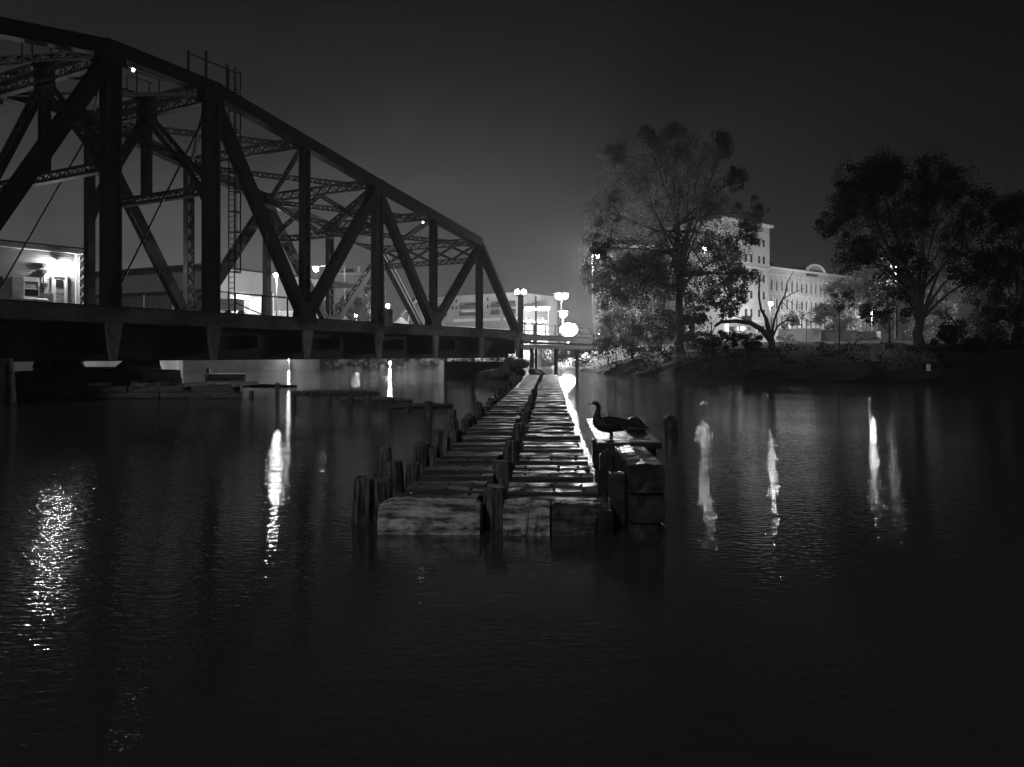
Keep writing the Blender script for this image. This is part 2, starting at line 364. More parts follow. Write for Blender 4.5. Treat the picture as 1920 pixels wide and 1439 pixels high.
for i in range(96):                                                      # cross ties
    t = -3.9 + i*8.85/95
    if tie is None:
        tie = MB().bar(B(t, .45, 3.6), B(t, W_-.45, 3.6), .22, .22).build('crosstie', M['deckwood'], br); t_first = t
    else:
        c = tie.copy(); C.objects.link(c); c.location = LD*((t-t_first)*PN)
for v in (W_/2-.72, W_/2+.72): MB().bar(B(-4, v, 3.79), B(5.05, v, 3.79), .07, .15).build('rail', M['fascia'], br)
# top struts, sway frames, laterals
for t in (-1.81, -.81, 0, 1, 2, 3, 4):
    z = zc(t) + .15
    if t in (-.81, 0):                                                   # tower: perforated plate strut
        for zz in (z-.05, z-.62):
            laced('top_strut', B(t, .3, zz), B(t, W_-.3, zz), .42, .12, .34, V((0, 0, 1)), pitch=.5)
        c = B(t, W_/2, z-.55)
        MB().box(c, .06, 1.7, 1.7, LD, TD, V((0, 0, 1))).build('hub_plate', ST, br)
        lo = 10.5
        laced('lower_strut', B(t, .3, lo), B(t, W_-.3, lo), .34, .14, .34, V((0, 0, 1)), pitch=.34)
        laced('sway_post', B(t, W_/2, lo+.15), B(t, W_/2, z-1.2), .5, .1, .3, TD, pitch=.5)
        for s, ve in ((-1, .35), (1, W_-.35)): laced('sway_brace', B(t, W_/2+s*.4, z-1.2), B(t, ve, lo+.2), .42, .1, .3, TD, pitch=.42)
        for v, s in ((.35, 1), (W_-.35, -1)):
            MB().quadbox([B(t-.004, v, lo-.9), B(t+.004, v, lo-.9), B(t+.004, v+s*.1, lo-.9), B(t-.004, v+s*.1, lo-.9), B(t-.004, v, lo+.5), B(t+.004, v, lo+.5), B(t+.004, v+s*.95, lo+.5), B(t-.004, v+s*.95, lo+.5)]).build('knee_plate', ST, br)
    else:
        laced('top_strut', B(t, .3, z-.1), B(t, W_-.3, z-.1), .52, .1, .3, V((0, 0, 1)), pitch=.42)
        if t in (2, 4):
            lo = 10.4 if t == 2 else 10.0
            if t == 4:
                laced('portal_strut', B(t, .3, lo-.15), B(t, W_-.3, lo-.15), .36, .08, .3, V((0, 0, 1)), pitch=.32)
                for k in range(4):
                    v0 = .4+k*2.32; laced('portal_brace', B(t, v0, lo+.05), B(t, v0+2.25, z-.4), .16, .05, .1, TD, pitch=.2)
                    laced('portal_brace', B(t, v0+2.25, lo+.05), B(t, v0, z-.4), .16, .05, .1, TD, pitch=.2)
            else:
                laced('lower_strut', B(t, .3, lo), B(t, W_-.3, lo), .34, .09, .3, V((0, 0, 1)), pitch=.34)
                for k in range(2):
                    v0 = .4+k*4.7
                    laced('sway_brace', B(t, v0, lo+.2), B(t, v0+4.6, z-.4), .24, .07, .14, TD, pitch=.26)
                    laced('sway_brace', B(t, v0+4.6, lo+.2), B(t, v0, z-.4), .24, .07, .14, TD, pitch=.26)
for a, b_ in ((-1.81, -.81), (0, 1), (1, 2), (2, 3), (3, 4)):
    for v0, v1 in ((.2, W_-.2), (W_-.2, .2)):
        laced('lateral_brace', B(a, v0, zc(a)-.25), B(b_, v1, zc(b_)-.25), .3, .07, .16, V((0, 0, 1)) if v0 < 1 else V((0, 0, 1)), pitch=.34)
for v0, v1 in ((.2, W_-.2), (W_-.2, .2)): MB().bar(B(-.81, v0, 15.4), B(0, v1, 15.4), .12, .2).build('lateral_brace', ST, br)
# machinery walkway at the tower top with its railing and lamp
zw = 16.05
MB().bar(B(-.95, W_*.5, zw-.1), B(.1, W_*.5, zw-.1), .9, .08).build('walkway', ST, br)
for v in (W_*.5-.42, W_*.5+.42):
    MB().bar(B(-.95, v, zw+1.05), B(.1, v, zw+1.05), .05, .05).build('handrail', ST, br)
    for k in range(6): MB().bar(B(-.93+k*.2, v, zw-.05), B(-.93+k*.2, v, zw+1.05), .05, .05, up=LD).build('rail_post', ST, br)
# near-top platform and caged ladder beside the second tower post
for k, (dt, h) in enumerate(((-.16, 1.35), (0, 1.75), (.2, 1.5))):
    MB().bar(B(dt, .35, 15.95), B(dt, .35, 15.95+h), .09, .09, up=LD).build('rail_post', ST, br)
MB().bar(B(-.16, .35, 17.2), B(.2, .35, 17.2), .05, .05).build('handrail', ST, br)
lad = MB()
for v in (.55, 1.0): lad.bar(B(.30, v, 4.2), B(.30, v, 17.6), .05, .05, up=LD)
lo_ = lad.build('ladder', ST, br)
q = MB()
for i in range(44): q.bar(B(.30, .55, 4.4+i*.3), B(.30, 1.0, 4.4+i*.3), .03, .03)
q.build('rung', ST, lo_, kind='stuff')
q = MB()
for i in range(11):
    zz = 6.5+i*1.1; pts = [B(.30, .55, zz) + LD*(.62*math.sin(math.pi*k/8)) + TD*(.45*(1-math.cos(math.pi*k/8))/2) for k in range(9)]
    for a, b_ in zip(pts, pts[1:]): q.bar(a, b_, .015, .06)
for k in (2, 4, 6):
    q.bar(B(.30, .55, 6.5)+LD*(.62*math.sin(math.pi*k/8))+TD*(.45*(1-math.cos(math.pi*k/8))/2), B(.30, .55, 17.5)+LD*(.62*math.sin(math.pi*k/8))+TD*(.45*(1-math.cos(math.pi*k/8))/2), .015, .05, up=LD)
q.build('safety_cage', ST, lo_)
# deck gate by the second post, cabinet by the third
g = MB()
for dt in (.22, .5, .78): g.bar(B(dt, -.1, 4.15), B(dt, -.1, 5.25), .07, .07, up=LD)
g.bar(B(.22, -.1, 5.25), B(.78, -.1, 5.25), .06, .06); g.bar(B(.22, -.1, 4.75), B(.5, -.1, 4.2), .05, .05)
g.build('deck_gate', ST, br)
MB().box(B(2.12, -.38, 4.5), .55, .35, 1.15, LD, TD).build('control_cabinet', M['bracket'], br, bevel=.02)
for t, v, z, s in ((-.118, W_*.5, 17.3, .1), (2.96, .75, 11.95, .07)):
    h = MB().box(B(t, v, z+.14), .4, .3, .1, LD, TD).build('bridge_lamp', M['dgrey'], br)
    bulb(h, B(t, v, z), s, 2.5, 'bulb')
# ------------------------------------------------------------------ pivot pier under the tower panel
PC = B(-.4, W_/2, 0)
pv = thing('pivot_pier', 'round stone pivot pier with wedge bearings under the swing bridge', 'pier', PC)
def ring(r, z, n=28, ph=0): return [PC + V((r*math.cos(2*math.pi*k/n+ph), r*math.sin(2*math.pi*k/n+ph), z)) for k in range(n)]
for c, (z0, z1, r) in enumerate(((-1, .25, 4.0), (.27, .72, 3.9), (.74, 1.16, 3.85))):
    nb = 22
    for k in range(nb):
        a0 = 2*math.pi*(k+.5*(c % 2))/nb+.006; a1 = 2*math.pi*(k+1+.5*(c % 2))/nb-.006
        d0 = V((math.cos(a0), math.sin(a0), 0)); d1 = V((math.cos(a1), math.sin(a1), 0)); rr = r+R(-.03, .03)
        MB().quadbox([PC+d0*(rr-.6)+V((0, 0, z0)), PC+d0*rr+V((0, 0, z0)), PC+d1*rr+V((0, 0, z0)), PC+d1*(rr-.6)+V((0, 0, z0)),
                      PC+d0*(rr-.6)+V((0, 0, z1)), PC+d0*rr+V((0, 0, z1)), PC+d1*rr+V((0, 0, z1)), PC+d1*(rr-.6)+V((0, 0, z1))]).build('stone_block', M['stone'], pv)
MB().loft([ring(3.4, -1), ring(3.4, 1.15)]).build('core', M['stone'], pv)
MB().loft([ring(2.9, 1.16), ring(2.9, 1.32)]).build('turntable_ring', ST, pv)
for k in range(6):
    a = (0, .45, -.45, math.pi, math.pi-.45, math.pi+.45)[k]; d = V((math.cos(a), math.sin(a), 0)); e = V((-d.y, d.x, 0)); c = PC+d*2.5
    MB().quadbox([c-d*.35-e*.75+V((0, 0, 1.33)), c+d*.35-e*.75+V((0, 0, 1.33)), c+d*.35+e*.75+V((0, 0, 1.33)), c-d*.35+e*.75+V((0, 0, 1.33)),
                  c-d*.3-e*.3+V((0, 0, 1.69)), c+d*.3-e*.3+V((0, 0, 1.69)), c+d*.3+e*.3+V((0, 0, 1.69)), c-d*.3+e*.3+V((0, 0, 1.69))]).build('wedge_bearing', ST, pv)
# timber crib fender round the pivot pier
cr = thing('fender_crib', 'low grey timber crib around the round bridge pier', 'timber crib', P(240, 745, 34))
ya = 33.6
for k, (dz, pxa, pxb) in enumerate(((.14, 36, 300), (.14, 302, 456), (.42, 40, 240), (.42, 243, 452))):
    MB().bar(P(pxa, 665, ya+.9*(pxa-36)/420)*1 + V((0, 0, dz-2)), P(pxb, 665, ya+.9*(pxb-36)/420) + V((0, 0, dz-2)), .32, .26).build('timber', M['crib'], cr, bevel=.02)
for k in range(9):
    p = P(60+k*48, 665, ya+.45+.9*k*48/420) + V((0, 0, -2)); MB().tube([p+V((0, 0, -.8)), p+V((0, 0, R(.5, .78)))], [.17, .15], 9, .06).build('pile', M['pile'], cr)
for k in range(5):
    p = P(70+k*90, 665, ya+.2) + V((0, 0, .6-2)); MB().bar(p, p+V((.3, 2.6, .02)), .28, .16).build('plank', M['crib'], cr)
# dolphin at the left edge, floating debris, stubs, boat
dl = thing('pile_dolphin', 'dark cluster of tall timber piles at the left edge of the river', 'dolphin', (X(10, 29), 29, 0))
for k in range(7):
    a = k*2*math.pi/6; rr = .34 if k else 0; c = V((X(4, 29)+rr*math.cos(a), 29+rr*math.sin(a), 0))
    MB().tube([c+V((0, 0, -.8)), c*1+V((-rr*.3*math.cos(a), -rr*.3*math.sin(a), 1.7+R(-.15, .15)))], [.2, .17], 9, .05).build('pile', M['beam'], dl)
stubs = [(470, 742, 36), (520, 735, 40), (548, 752, 33), (585, 740, 37), (622, 748, 34), (655, 757, 31), (690, 762, 29.5), (735, 760, 30), (770, 775, 26), (806, 782, 24.5), (846, 790, 23)]
for k, (px, py, Y) in enumerate(stubs):
    p = P(px, 665, Y); p.z = 0; hh = R(.15, .5)
    o = MB().tube([p+V((0, 0, -.7)), p+V((R(-.15, .15), R(-.15, .15), hh))], [.13, .11], 9, .12).build('pile_stub', M['pile'], origin=p)
    tag(o, ['broken pile stub nearest the pivot pier crib', 'short pile stub right of the timber crib', 'pile stub in front of the quay lamp streak', 'pile stub under the tapered girder bracket', 'leaning pile stub in the dark bridge reflection', 'pile stub left of the low lamp streak', 'thin pile stub just before the low lamp streak',
            'pile stub right of the low lamp streak', 'pile stub between the lamp streak and the pier piles', 'pile stub beside the far pier piles', 'pile stub closest to the timber pier'][k], 'pile stub', 'broken pile stubs in the river')
for k, (px, py, L_, a) in enumerate(((630, 738, 4.5, .1), (705, 752, 3.5, -.35), (480, 726, 5, .05), (790, 765, 2.6, .5))):
    Y = 2800/(py-665); p = V((X(px, Y), Y, .05)); d = V((math.cos(a), math.sin(a), 0))
    o = MB().tube([p-d*L_/2, p+d*L_*.1+V((0, 0, .03)), p+d*L_/2], [.09, .1, .06], 8, .1).build('floating_log', M['crib'], origin=p)
    tag(o, ['long floating log below the middle girder bracket', 'floating log slanting beside the low lamp streak', 'pale floating log right of the pivot pier crib', 'short tilted log near the timber pier piles'][k], 'log', 'drift logs on the water')
bt = thing('rowing_boat', 'small dark open boat with a pale gunwale moored below the bridge', 'boat', P(420, 712, 60))
hp = [(-1.5, .12), (-1.1, .45), (-.3, .6), (.6, .55), (1.3, .3), (1.7, .02)]; c = V((X(420, 60), 60, 0))
MB().loft([[c+V((x, yw*sy*k_, z)) for sy, k_, z in ((-1, 1, .42), (-1, .75, .1), (0, .3, -.1), (1, .75, .1), (1, 1, .42), (0, .2, .2))] for x, yw in hp]).build('hull', M['dgrey'], bt)
for s in (-1, 1):
    MB().tube([c+V((x, yw*s, .45)) for x, yw in hp], .04, 6).build('gunwale', M['white'], bt)
MB().bar(c+V((0, -.5, .32)), c+V((0, .5, .32)), .25, .04).build('thwart', M['board'], bt)
MB().box(c+V((-1.25, 0, .62)), .25, .3, .5).build('outboard_motor', M['black'], bt)
# ------------------------------------------------------------------ timber pier in the foreground
pr = thing('timber_pier', 'low weathered timber pier with wet planks running away over the water', 'pier', (-.2, 8.3, 0))
PA = math.atan2(70, F); PL = V((math.sin(PA), math.cos(PA), 0)); PX = V((math.cos(PA), -math.sin(PA), 0)); PO = V((-.2, 8.25, 0))
def Q(a, l, z): return PO + PX*a + PL*l + V((0, 0, z))          # a across, l along
strips = ((-1.27, -.16), (.10, 1.22))
def rough_beam(nm, a0, a1, l0, l1, z0, z1, m, seg=10, rag=.03, rnd=.09, parent=pr):
    """squared timber lying across the pier: rounded, worn edges"""
    rings = []
    for i in range(seg+1):
        a = a0+(a1-a0)*i/seg; k = 1 - .28*max(0, 1-min(i, seg-i)/1.0)
        j = lambda s=rag: R(-s, s)
        zt = z1 - rnd*(1-k)*2 + j(.012)
        prof = [(l0+j(), z0), (l0+j(), z0+(zt-z0)*.35), (l0+j(), z0+(zt-z0)*.7), (l0+.05+j(.01), zt-.035), (l0+.14, zt+j(.006)), ((l0+l1)/2, zt+j(.006)), (l1-.08, zt), (l1, zt-.06), (l1, z0)]
        rings.append([Q(a, l, z) for l, z in prof])
    return MB().loft(rings).build(nm, m, parent, smooth=False)
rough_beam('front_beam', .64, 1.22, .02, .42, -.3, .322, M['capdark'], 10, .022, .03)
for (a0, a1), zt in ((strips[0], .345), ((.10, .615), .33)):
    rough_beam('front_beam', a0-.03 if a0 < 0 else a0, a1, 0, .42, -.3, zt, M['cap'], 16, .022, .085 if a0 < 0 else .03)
row = 0; l = .52
while l < 52:
    for si, (a0, a1) in enumerate(strips):
        b0 = a0+.10 if si == 0 else a0+.02
        if row < 12:
            nb = 3; dw = 1.1/nb
            for k in range(nb):
                if row > 1 and random.random() < .04: continue
                zt = .33+R(-.022, .012)-(.02 if k == 0 else 0); e0 = b0+R(-.05, .05); e1 = a1+R(-.09, .02); s_ = R(-.02, .02); gp_ = R(.02, .05); tl = R(-.014, .014)
                la, lb2 = l+k*dw, l+(k+1)*dw-gp_; n_ = 5; rg = []
                for i in range(n_+1):                                    # worn, slightly wavy sawn timber
                    x = e0+(e1-e0)*i/n_; z = zt+tl*(i/n_-.5)+R(-.005, .005); ja, jb = R(-.008, .008), R(-.008, .008); sh_ = s_*(i/n_)
                    rg.append([Q(x, la+ja+sh_, zt-.14), Q(x, la+ja+sh_, z-.022), Q(x, la+.022+sh_, z), Q(x, lb2-.022+sh_, z+R(-.004, .004)), Q(x, lb2+jb+sh_, z-.022), Q(x, lb2+jb+sh_, zt-.14)])
                MB().loft(rg).build('plank', M['plank'], pr)
        else:
            MB().quadbox([Q(b0, l, .2), Q(a1, l, .2), Q(a1, l+1.1, .2), Q(b0, l+1.1, .2), Q(b0, l, .33), Q(a1, l, .325), Q(a1, l+1.1, .33), Q(b0, l+1.1, .325)]).build('plank_panel', M['plank'], pr)
    row += 1; l += 1.5
bolt = None
for (a0, a1), l_ in [(s_, l_) for s_ in strips for l_ in (.62, .98, 1.3, 2.1, 2.5, 2.85, 3.6, 4.0)]:
    for a in (a0+.2+R(-.04, .04), a1-.2+R(-.04, .04), (a0+a1)/2+R(-.1, .1)):
        c_ = Q(a, l_+.02, .334)
        if bolt is None: bolt = MB().ball(c_, .026, 8, 4, 1, 1, .5).build('bolt', M['wetiron'], pr, smooth=True); bc = c_
        else: o_ = bolt.copy(); C.objects.link(o_); o_.location = c_-bc
for a in (-1.05, -.45, .3, 1.08): MB().bar(Q(a, .3, .06), Q(a, 52, .06), .26, .24).build('stringer', M['beam'], pr)
MB().bar(Q(1.24, .02, .1), Q(1.24, 52, .1), .14, .36).build('edge_timber', M['beam'], pr)
def pile(a, l, r, h, parent=pr, lean=.03, m='pile'):
    p = Q(a, l, 0); n = 14; rings = []; prof = [1+R(-.1, .1) for _ in range(n)]
    top = p + V((R(-lean, lean), R(-lean, lean), h))
    for z, k in ((-.8, 1.05), (0, 1.04), (h*.3, 1.0), (h*.6, 1), (h*.88, .97), (h*.97, .92), (h, .8)):
        c = p.lerp(top, max(0, z/h)) if z >= 0 else p; c = V((c.x, c.y, z))
        rings.append([c + V((math.cos(2*math.pi*i/n), math.sin(2*math.pi*i/n), 0))*r*k*(prof[i]+R(-.03, .03)) + V((0, 0, R(-.02, .02) if z > h*.9 else 0)) for i in range(n)])
    return MB().loft(rings).build('pile', M[m], parent)
# left row of piles in pairs, getting smaller with distance; the first two clusters stand largest
for a, l, r, h in ((-1.62, .62, .135, .52), (-1.40, .70, .12, .5), (-1.78, 2.5, .10, .66), (-1.60, 2.35, .14, .47), (-1.38, 2.5, .10, .42), (-1.55, 4.3, .13, .5), (-1.35, 4.4, .11, .42)): pile(a, l, r, h)
l = 6.3
while l < 44:
    pile(-1.52+R(-.1, .1), l, .12, R(.3, .62)); pile(-1.34, l+R(.1, .4), .11, R(.3, .5)); l += R(1.6, 2.4)
for l, h in ((.45, .47), (2.3, .5), (4.9, .48), (8, .5), (11.5, .5), (15, .48), (19, .5), (24, .5)): pile(-.03, l, .135, h)
# right fender wall of stacked squared timbers, with a wider cap where the geese are
fd = thing('fender_wall', 'dark stacked timber fender wall standing right of the plank pier', 'fender wall', Q(1.7, .1, 0))
for k in range(3):
    z0 = -.18+k*.32
    rough_beam('timber', 1.50, 1.89, .05+.04*k, 6.2, z0, z0+.305, M['beam'], 4, .01, .03, fd)
for l in (.55, 2.2, 4.0): MB().bar(Q(1.40, l, -.6), Q(1.40, l, .62), .18, .2, up=PL).build('post', M['beam'], fd, bevel=.015)
MB().quadbox([Q(1.30, 2.15, .70), Q(2.16, 2.1, .70), Q(2.2, 6.0, .70), Q(1.30, 6.0, .70), Q(1.28, 2.13, .785), Q(2.16, 2.1, .785), Q(2.2, 6.0, .785), Q(1.30, 6.0, .785)]).build('cap_plank', M['beam'], fd, bevel=.02)
MB().bar(Q(1.34, .1, -.3), Q(1.34, 2.1, .28), .22, .3).build('raking_strut', M['beam'], fd, bevel=.02)
for l in (3, 5.2): MB().tube([Q(2.05, l, -.8), Q(2.05, l, .69)], .15, 10, .05).build('pile', M['pile'], fd)
p = P(1256, 665, 18.5); p.z = 0
o = MB().tube([p+V((0, 0, -.8)), p+V((.02, 0, .2)), p+V((0, 0, .42)), p+V((0, 0, .5))], [.17, .17, .14, .05], 10, .05).build('mooring_pile', M['beam'], origin=p)
tag(o, 'lone rounded pile top rising from the water right of the goose', 'pile')
# ------------------------------------------------------------------ geese
def egg(rings_def, n=14):
    rings = []
    for i, (x, z, rw, rh, tilt) in enumerate(rings_def):
        d = V((math.cos(tilt), 0, math.sin(tilt))); u = V((-d.z, 0, d.x))
        rings.append([V((x, 0, z)) + V((0, 1, 0))*math.cos(2*math.pi*k/n)*rw + u*math.sin(2*math.pi*k/n)*rh for k in range(n)])
    return MB().loft(rings)
def subsurf(o): m = o.modifiers.new('smooth', 'SUBSURF'); m.levels = 1; m.render_levels = 1
def place(root, loc, rz): root.location = loc; root.rotation_euler = (0, 0, rz)
gs = thing('goose', 'standing goose with a raised thin neck on the fender wall', 'goose')
body = egg([(-.43, .20, .012, .008, .2), (-.36, .225, .045, .028, .25), (-.26, .25, .09, .07, .2), (-.13, .265, .125, .115, .1), (0, .265, .14, .14, .1), (.10, .27, .13, .145, .25), (.18, .30, .095, .115, .7),
            (.205, .365, .058, .07, 1.2), (.195, .43, .036, .042, 1.55), (.18, .50, .03, .033, 1.7), (.175, .56, .029, .031, 1.4), (.195, .605, .034, .036, .7), (.225, .62, .034, .034, .1), (.255, .615, .022, .024, -.15), (.27, .61, .014, .016, -.2)]).build('body', M['goose'], gs, smooth=True); subsurf(body)
egg([(.262, .612, .016, .016, -.2), (.29, .603, .013, .012, -.2), (.32, .595, .006, .005, -.2)]).build('bill', M['skin'], gs, smooth=True)
for s in (-1, 1):
    wq = MB()
    for k in range(6):                                              # folded flight feathers, overlapping
        x0 = .12-.05*k; z0 = .36-.022*k
        wq.quadbox([V((x0, s*.128, z0-.05)), V((x0-.36, s*.06, z0-.145+.02*k)), V((x0-.36, s*.05, z0-.13+.02*k)), V((x0, s*.11, z0-.02)),
                    V((x0, s*.145, z0-.02)), V((x0-.35, s*.072, z0-.125+.02*k)), V((x0-.35, s*.06, z0-.115+.02*k)), V((x0, s*.12, z0+.015))])
    wq.build('wing', M['goose'], gs)
    MB().quadbox([V((-.10, s*.146, .225)), V((-.50, s*.07, .19)), V((-.50, s*.066, .19)), V((-.10, s*.142, .225)), V((-.10, s*.148, .238)), V((-.50, s*.074, .2)), V((-.50, s*.07, .2)), V((-.10, s*.144, .238))]).build('wing_edge', M['goosew'], gs)  # pale strip: highlight along the feather edges put into colour
    MB().tube([(.02, s*.06, .16), (.0, s*.06, .08), (.015, s*.06, .012)], [.022, .011, .01], 8).build('leg', M['skin'], gs)
    f = MB(); f.v = [(-.02, s*.06-.012, .0), (.09, s*.06-.05, 0), (.1, s*.06, 0), (.09, s*.06+.05, 0), (-.02, s*.06+.012, 0)]; f.v += [(x, y, .012) for x, y, z in f.v]
    f.f = [(4, 3, 2, 1, 0), (5, 6, 7, 8, 9)] + [(i, (i+1) % 5, 5+(i+1) % 5, 5+i) for i in range(5)]; f.build('foot', M['skin'], gs)
MB().quadbox([V((-.38, -.07, .20)), V((-.55, -.05, .165)), V((-.55, .05, .165)), V((-.38, .07, .20)), V((-.38, -.07, .215)), V((-.55, -.05, .175)), V((-.55, .05, .175)), V((-.38, .07, .215))]).build('tail', M['goose'], gs)
gp = V((X(1147, 10.5), 10.5, .787)); place(gs, gp, math.pi+.06); gs.scale = (1.05, 1.05, .86)
st_ = Q(2.0, 3.9, .787)
o = MB().tube([st_+V((0, 0, -.01)), st_+V((0, 0, .1)), st_+V((.02, 0, .17)), st_+V((.03, 0, .2))], [.17, .16, .11, .03], 12, .06).build('bollard_stump', M['beam'], origin=st_, smooth=True)
tag(o, 'low rounded timber stump on the cap plank behind the goose tail', 'stump')
# ------------------------------------------------------------------ generic framed facade
Z3 = V((0, 0, 1))
def facade(parent, o, e, s0, s1, z0, z1, ops, m, nm='wall', depth=.35, arch=False, th=.0):
    """front wall in the plane (o, e, z) with real openings ops = [(sa, sb, za, zb)]; each gets reveals"""
    n = V((e.y, -e.x, 0)); q = MB()
    ss = sorted({s0, s1, *[x for p in ops for x in p[:2]]}); zs = sorted({z0, z1, *[x for p in ops for x in p[2:4]]})
    pt = lambda s, z, d=0: o + e*s + V((0, 0, z)) - n*d
    def face(*p): b = len(q.v); q.v.extend(tuple(x) for x in p); q.f.append(tuple(range(b, b+len(p))))
    for a, b in zip(ss, ss[1:]):
        for c, d in zip(zs, zs[1:]):
            sm, zm = (a+b)/2, (c+d)/2
            if any(p[0] < sm < p[1] and p[2] < zm < p[3] for p in ops): continue
            face(pt(a, c), pt(b, c), pt(b, d), pt(a, d))
    for a, b, c, d in ops:
        face(pt(a, c), pt(a, d), pt(a, d, depth), pt(a, c, depth)); face(pt(b, c), pt(b, c, depth), pt(b, d, depth), pt(b, d))
        face(pt(a, d), pt(b, d), pt(b, d, depth), pt(a, d, depth)); face(pt(a, c), pt(a, c, depth), pt(b, c, depth), pt(b, c))
        if arch:
            r = (b-a)/2; cx = (a+b)/2
            for s in (-1, 1):
                pts = [pt(cx+s*r, d, .002)] + [pt(cx+s*r*math.cos(math.pi/2*k/5), d-r*1.5+r*1.5*math.sin(math.pi/2*k/5), .002) for k in range(6)]
                face(*pts)
    return q.build(nm, m, parent)
def window(parent, o, e, a, b, c, d, depth=.3, frame=None, bars=1, glass=None, nm='window'):
    n = V((e.y, -e.x, 0)); pt = lambda s, z, k=0: o + e*s + V((0, 0, z)) - n*k
    w_ = MB().box(pt((a+b)/2, (c+d)/2, depth), b-a, .04, d-c, e, n).build(nm, glass or M['glass'], parent)
    if frame:
        f = MB(); t = .06
        for s in (a+t/2, b-t/2): f.box(pt(s, (c+d)/2, depth-.05), t, .05, d-c, e, n)
        for z in [c+t/2, d-t/2] + [c+(d-c)*k/(bars+1) for k in range(1, bars+1)]: f.box(pt((a+b)/2, z, depth-.05), b-a-2*t, .045, t, e, n)
        f.build('frame', frame, w_)
    return w_
def shell(parent, o, e, s0, s1, z0, z1, back, m, nm='side_wall'):
    """sides and back behind a facade"""
    n = V((e.y, -e.x, 0)); pt = lambda s, k: o + e*s - n*k
    q = MB()
    for a, b in ((pt(s0, 0), pt(s0, back)), (pt(s0, back), pt(s1, back)), (pt(s1, back), pt(s1, 0))):
        q.v += [tuple(a+V((0, 0, z0))), tuple(b+V((0, 0, z0))), tuple(b+V((0, 0, z1))), tuple(a+V((0, 0, z1)))]; k = len(q.v); q.f.append((k-4, k-3, k-2, k-1))
    q.build(nm, m, parent)
    return MB().box(pt((s0+s1)/2, back/2)+V((0, 0, z1+.06)), s1-s0+.3, back+.3, .12, e, n).build('roof', M['roof'], parent)
# ------------------------------------------------------------------ shed at the left edge
SC = V((X(145, 51.6), 51.6, 0)); SE = V((.628, .779, 0)).normalized(); SN = V((SE.y, -SE.x, 0))
def SW(px, py, off=0):                     # pixel -> (s along the wall, z) on the shed wall, 'off' metres in front
    k = (px-960)/F; o = SC + SN*off; s = (k*o.y - o.x)/(SE.x - k*SE.y); y = o.y + SE.y*s
    return s, HC + (HY-py)*y/F
def SP(px, py, off=0): s, z = SW(px, py, off); return SC + SN*off + SE*s + V((0, 0, z))
sh = thing('boat_shed', 'clapboard shed with a lit door and pale fascia at the left edge', 'shed', SC + V((0, 0, 3.6)))
zt_, zb_ = 8.92, 5.1
MB().box(SC + SE*(-4.5) - SN*2.08 + V((0, 0, (3.6+zb_)/2)), 9, 4, zb_-3.6, SE, SN).build('foundation', M['concrete'], sh)
MB().box(SC + SE*(-4.5) - SN*2.06 + V((0, 0, (zt_+zb_)/2)), 9, 4, zt_-zb_, SE, SN).build('wall_core', M['board'], sh)
nb = 27
for i in range(nb):
    z0 = zb_ + (zt_-zb_)*i/nb; z1 = z0 + (zt_-zb_)/nb
    a = SC + SE*(-9) ; b = SC
    MB().quadbox([a+SN*.0+V((0, 0, z0)), b+SN*.0+V((0, 0, z0)), b+SN*.06+V((0, 0, z0)), a+SN*.06+V((0, 0, z0)), a+V((0, 0, z1+.02)), b+V((0, 0, z1+.02)), b+SN*.012+V((0, 0, z1+.02)), a+SN*.012+V((0, 0, z1+.02))][:4] +
                 [a-SN*.03+V((0, 0, z1+.02)), b-SN*.03+V((0, 0, z1+.02)), b+SN*.008+V((0, 0, z1+.02)), a+SN*.008+V((0, 0, z1+.02))]).build('siding_board', M['siding'], sh)
MB().box(SC + SE*(-4.3) + SN*.2 + V((0, 0, 9.13)), 9.4, .3, .42, SE, SN).build('fascia_board', M['white'], sh)
MB().box(SC + SE*(-4.3) - SN*1.9 + V((0, 0, 9.30)), 9.5, 4.7, .1, SE, SN).build('roof', M['roof'], sh)
MB().box(SC + SE*(-.07) + SN*.05 + V((0, 0, (zt_+zb_)/2)), .14, .12, zt_-zb_, SE, SN).build('corner_board', M['white'], sh)
def shed_box(nm, px0, px1, py0, py1, m, off=.06, th=.06, parent=None):
    s0, z1 = SW(px0, py0); s1, _ = SW(px1, py0); sm = (px0+px1)/2; _, za = SW(sm, py0); _, zb2 = SW(sm, py1)
    return MB().box(SC + SE*(s0+s1)/2 + SN*off + V((0, 0, (za+zb2)/2)), abs(s1-s0), th, abs(za-zb2), SE, SN).build(nm, m, parent or sh)
dr = shed_box('door', 100, 121, 521, 574, M['white'], .08)
for a in ((95.5, 99.7, 517, 575), (121.3, 125, 517, 575)): shed_box('door_frame', *a, M['white'], .09, .1)
shed_box('door_frame', 95.5, 125, 515.5, 520, M['white'], .095, .11)
shed_box('pane', 103.5, 117.5, 525, 540, M['glass'], .118, .02, dr)
for py in (547, 557, 567): shed_box('panel', 104, 118, py-3.5, py+3.5, M['board'], .118, .02, dr)
wn = shed_box('window', 45, 71, 529, 556, M['glass'], .07, .04)
for a in ((43, 73, 520, 528.5), (43, 73, 556, 559), (70.5, 73.5, 528.5, 556), (43, 45, 528.5, 556), (45, 70.5, 541, 543)): shed_box('window_frame', *a, M['white'], .10, .06)
shed_box('blind', 45.5, 70, 529.5, 541, M['board'], .094, .01)
shed_box('shutter', 22, 43, 520, 559, M['board'], .10, .08)
w2 = shed_box('window', -6, 4, 519, 536, M['glass'], .07, .04); shed_box('window_frame', -8, 6, 536.2, 538.5, M['white'], .10, .06)
shed_box('conduit', 79.3, 80.8, 497, 556, M['dgrey'], .12, .08)
for py in (497, 509, 534): shed_box('junction_box', 77, 86, py-3, py+4, M['dgrey'], .14, .14)
shed_box('meter_box', 76, 96, 551, 568, M['board'], .22, .3)
lb = SP(108, 495, .3)
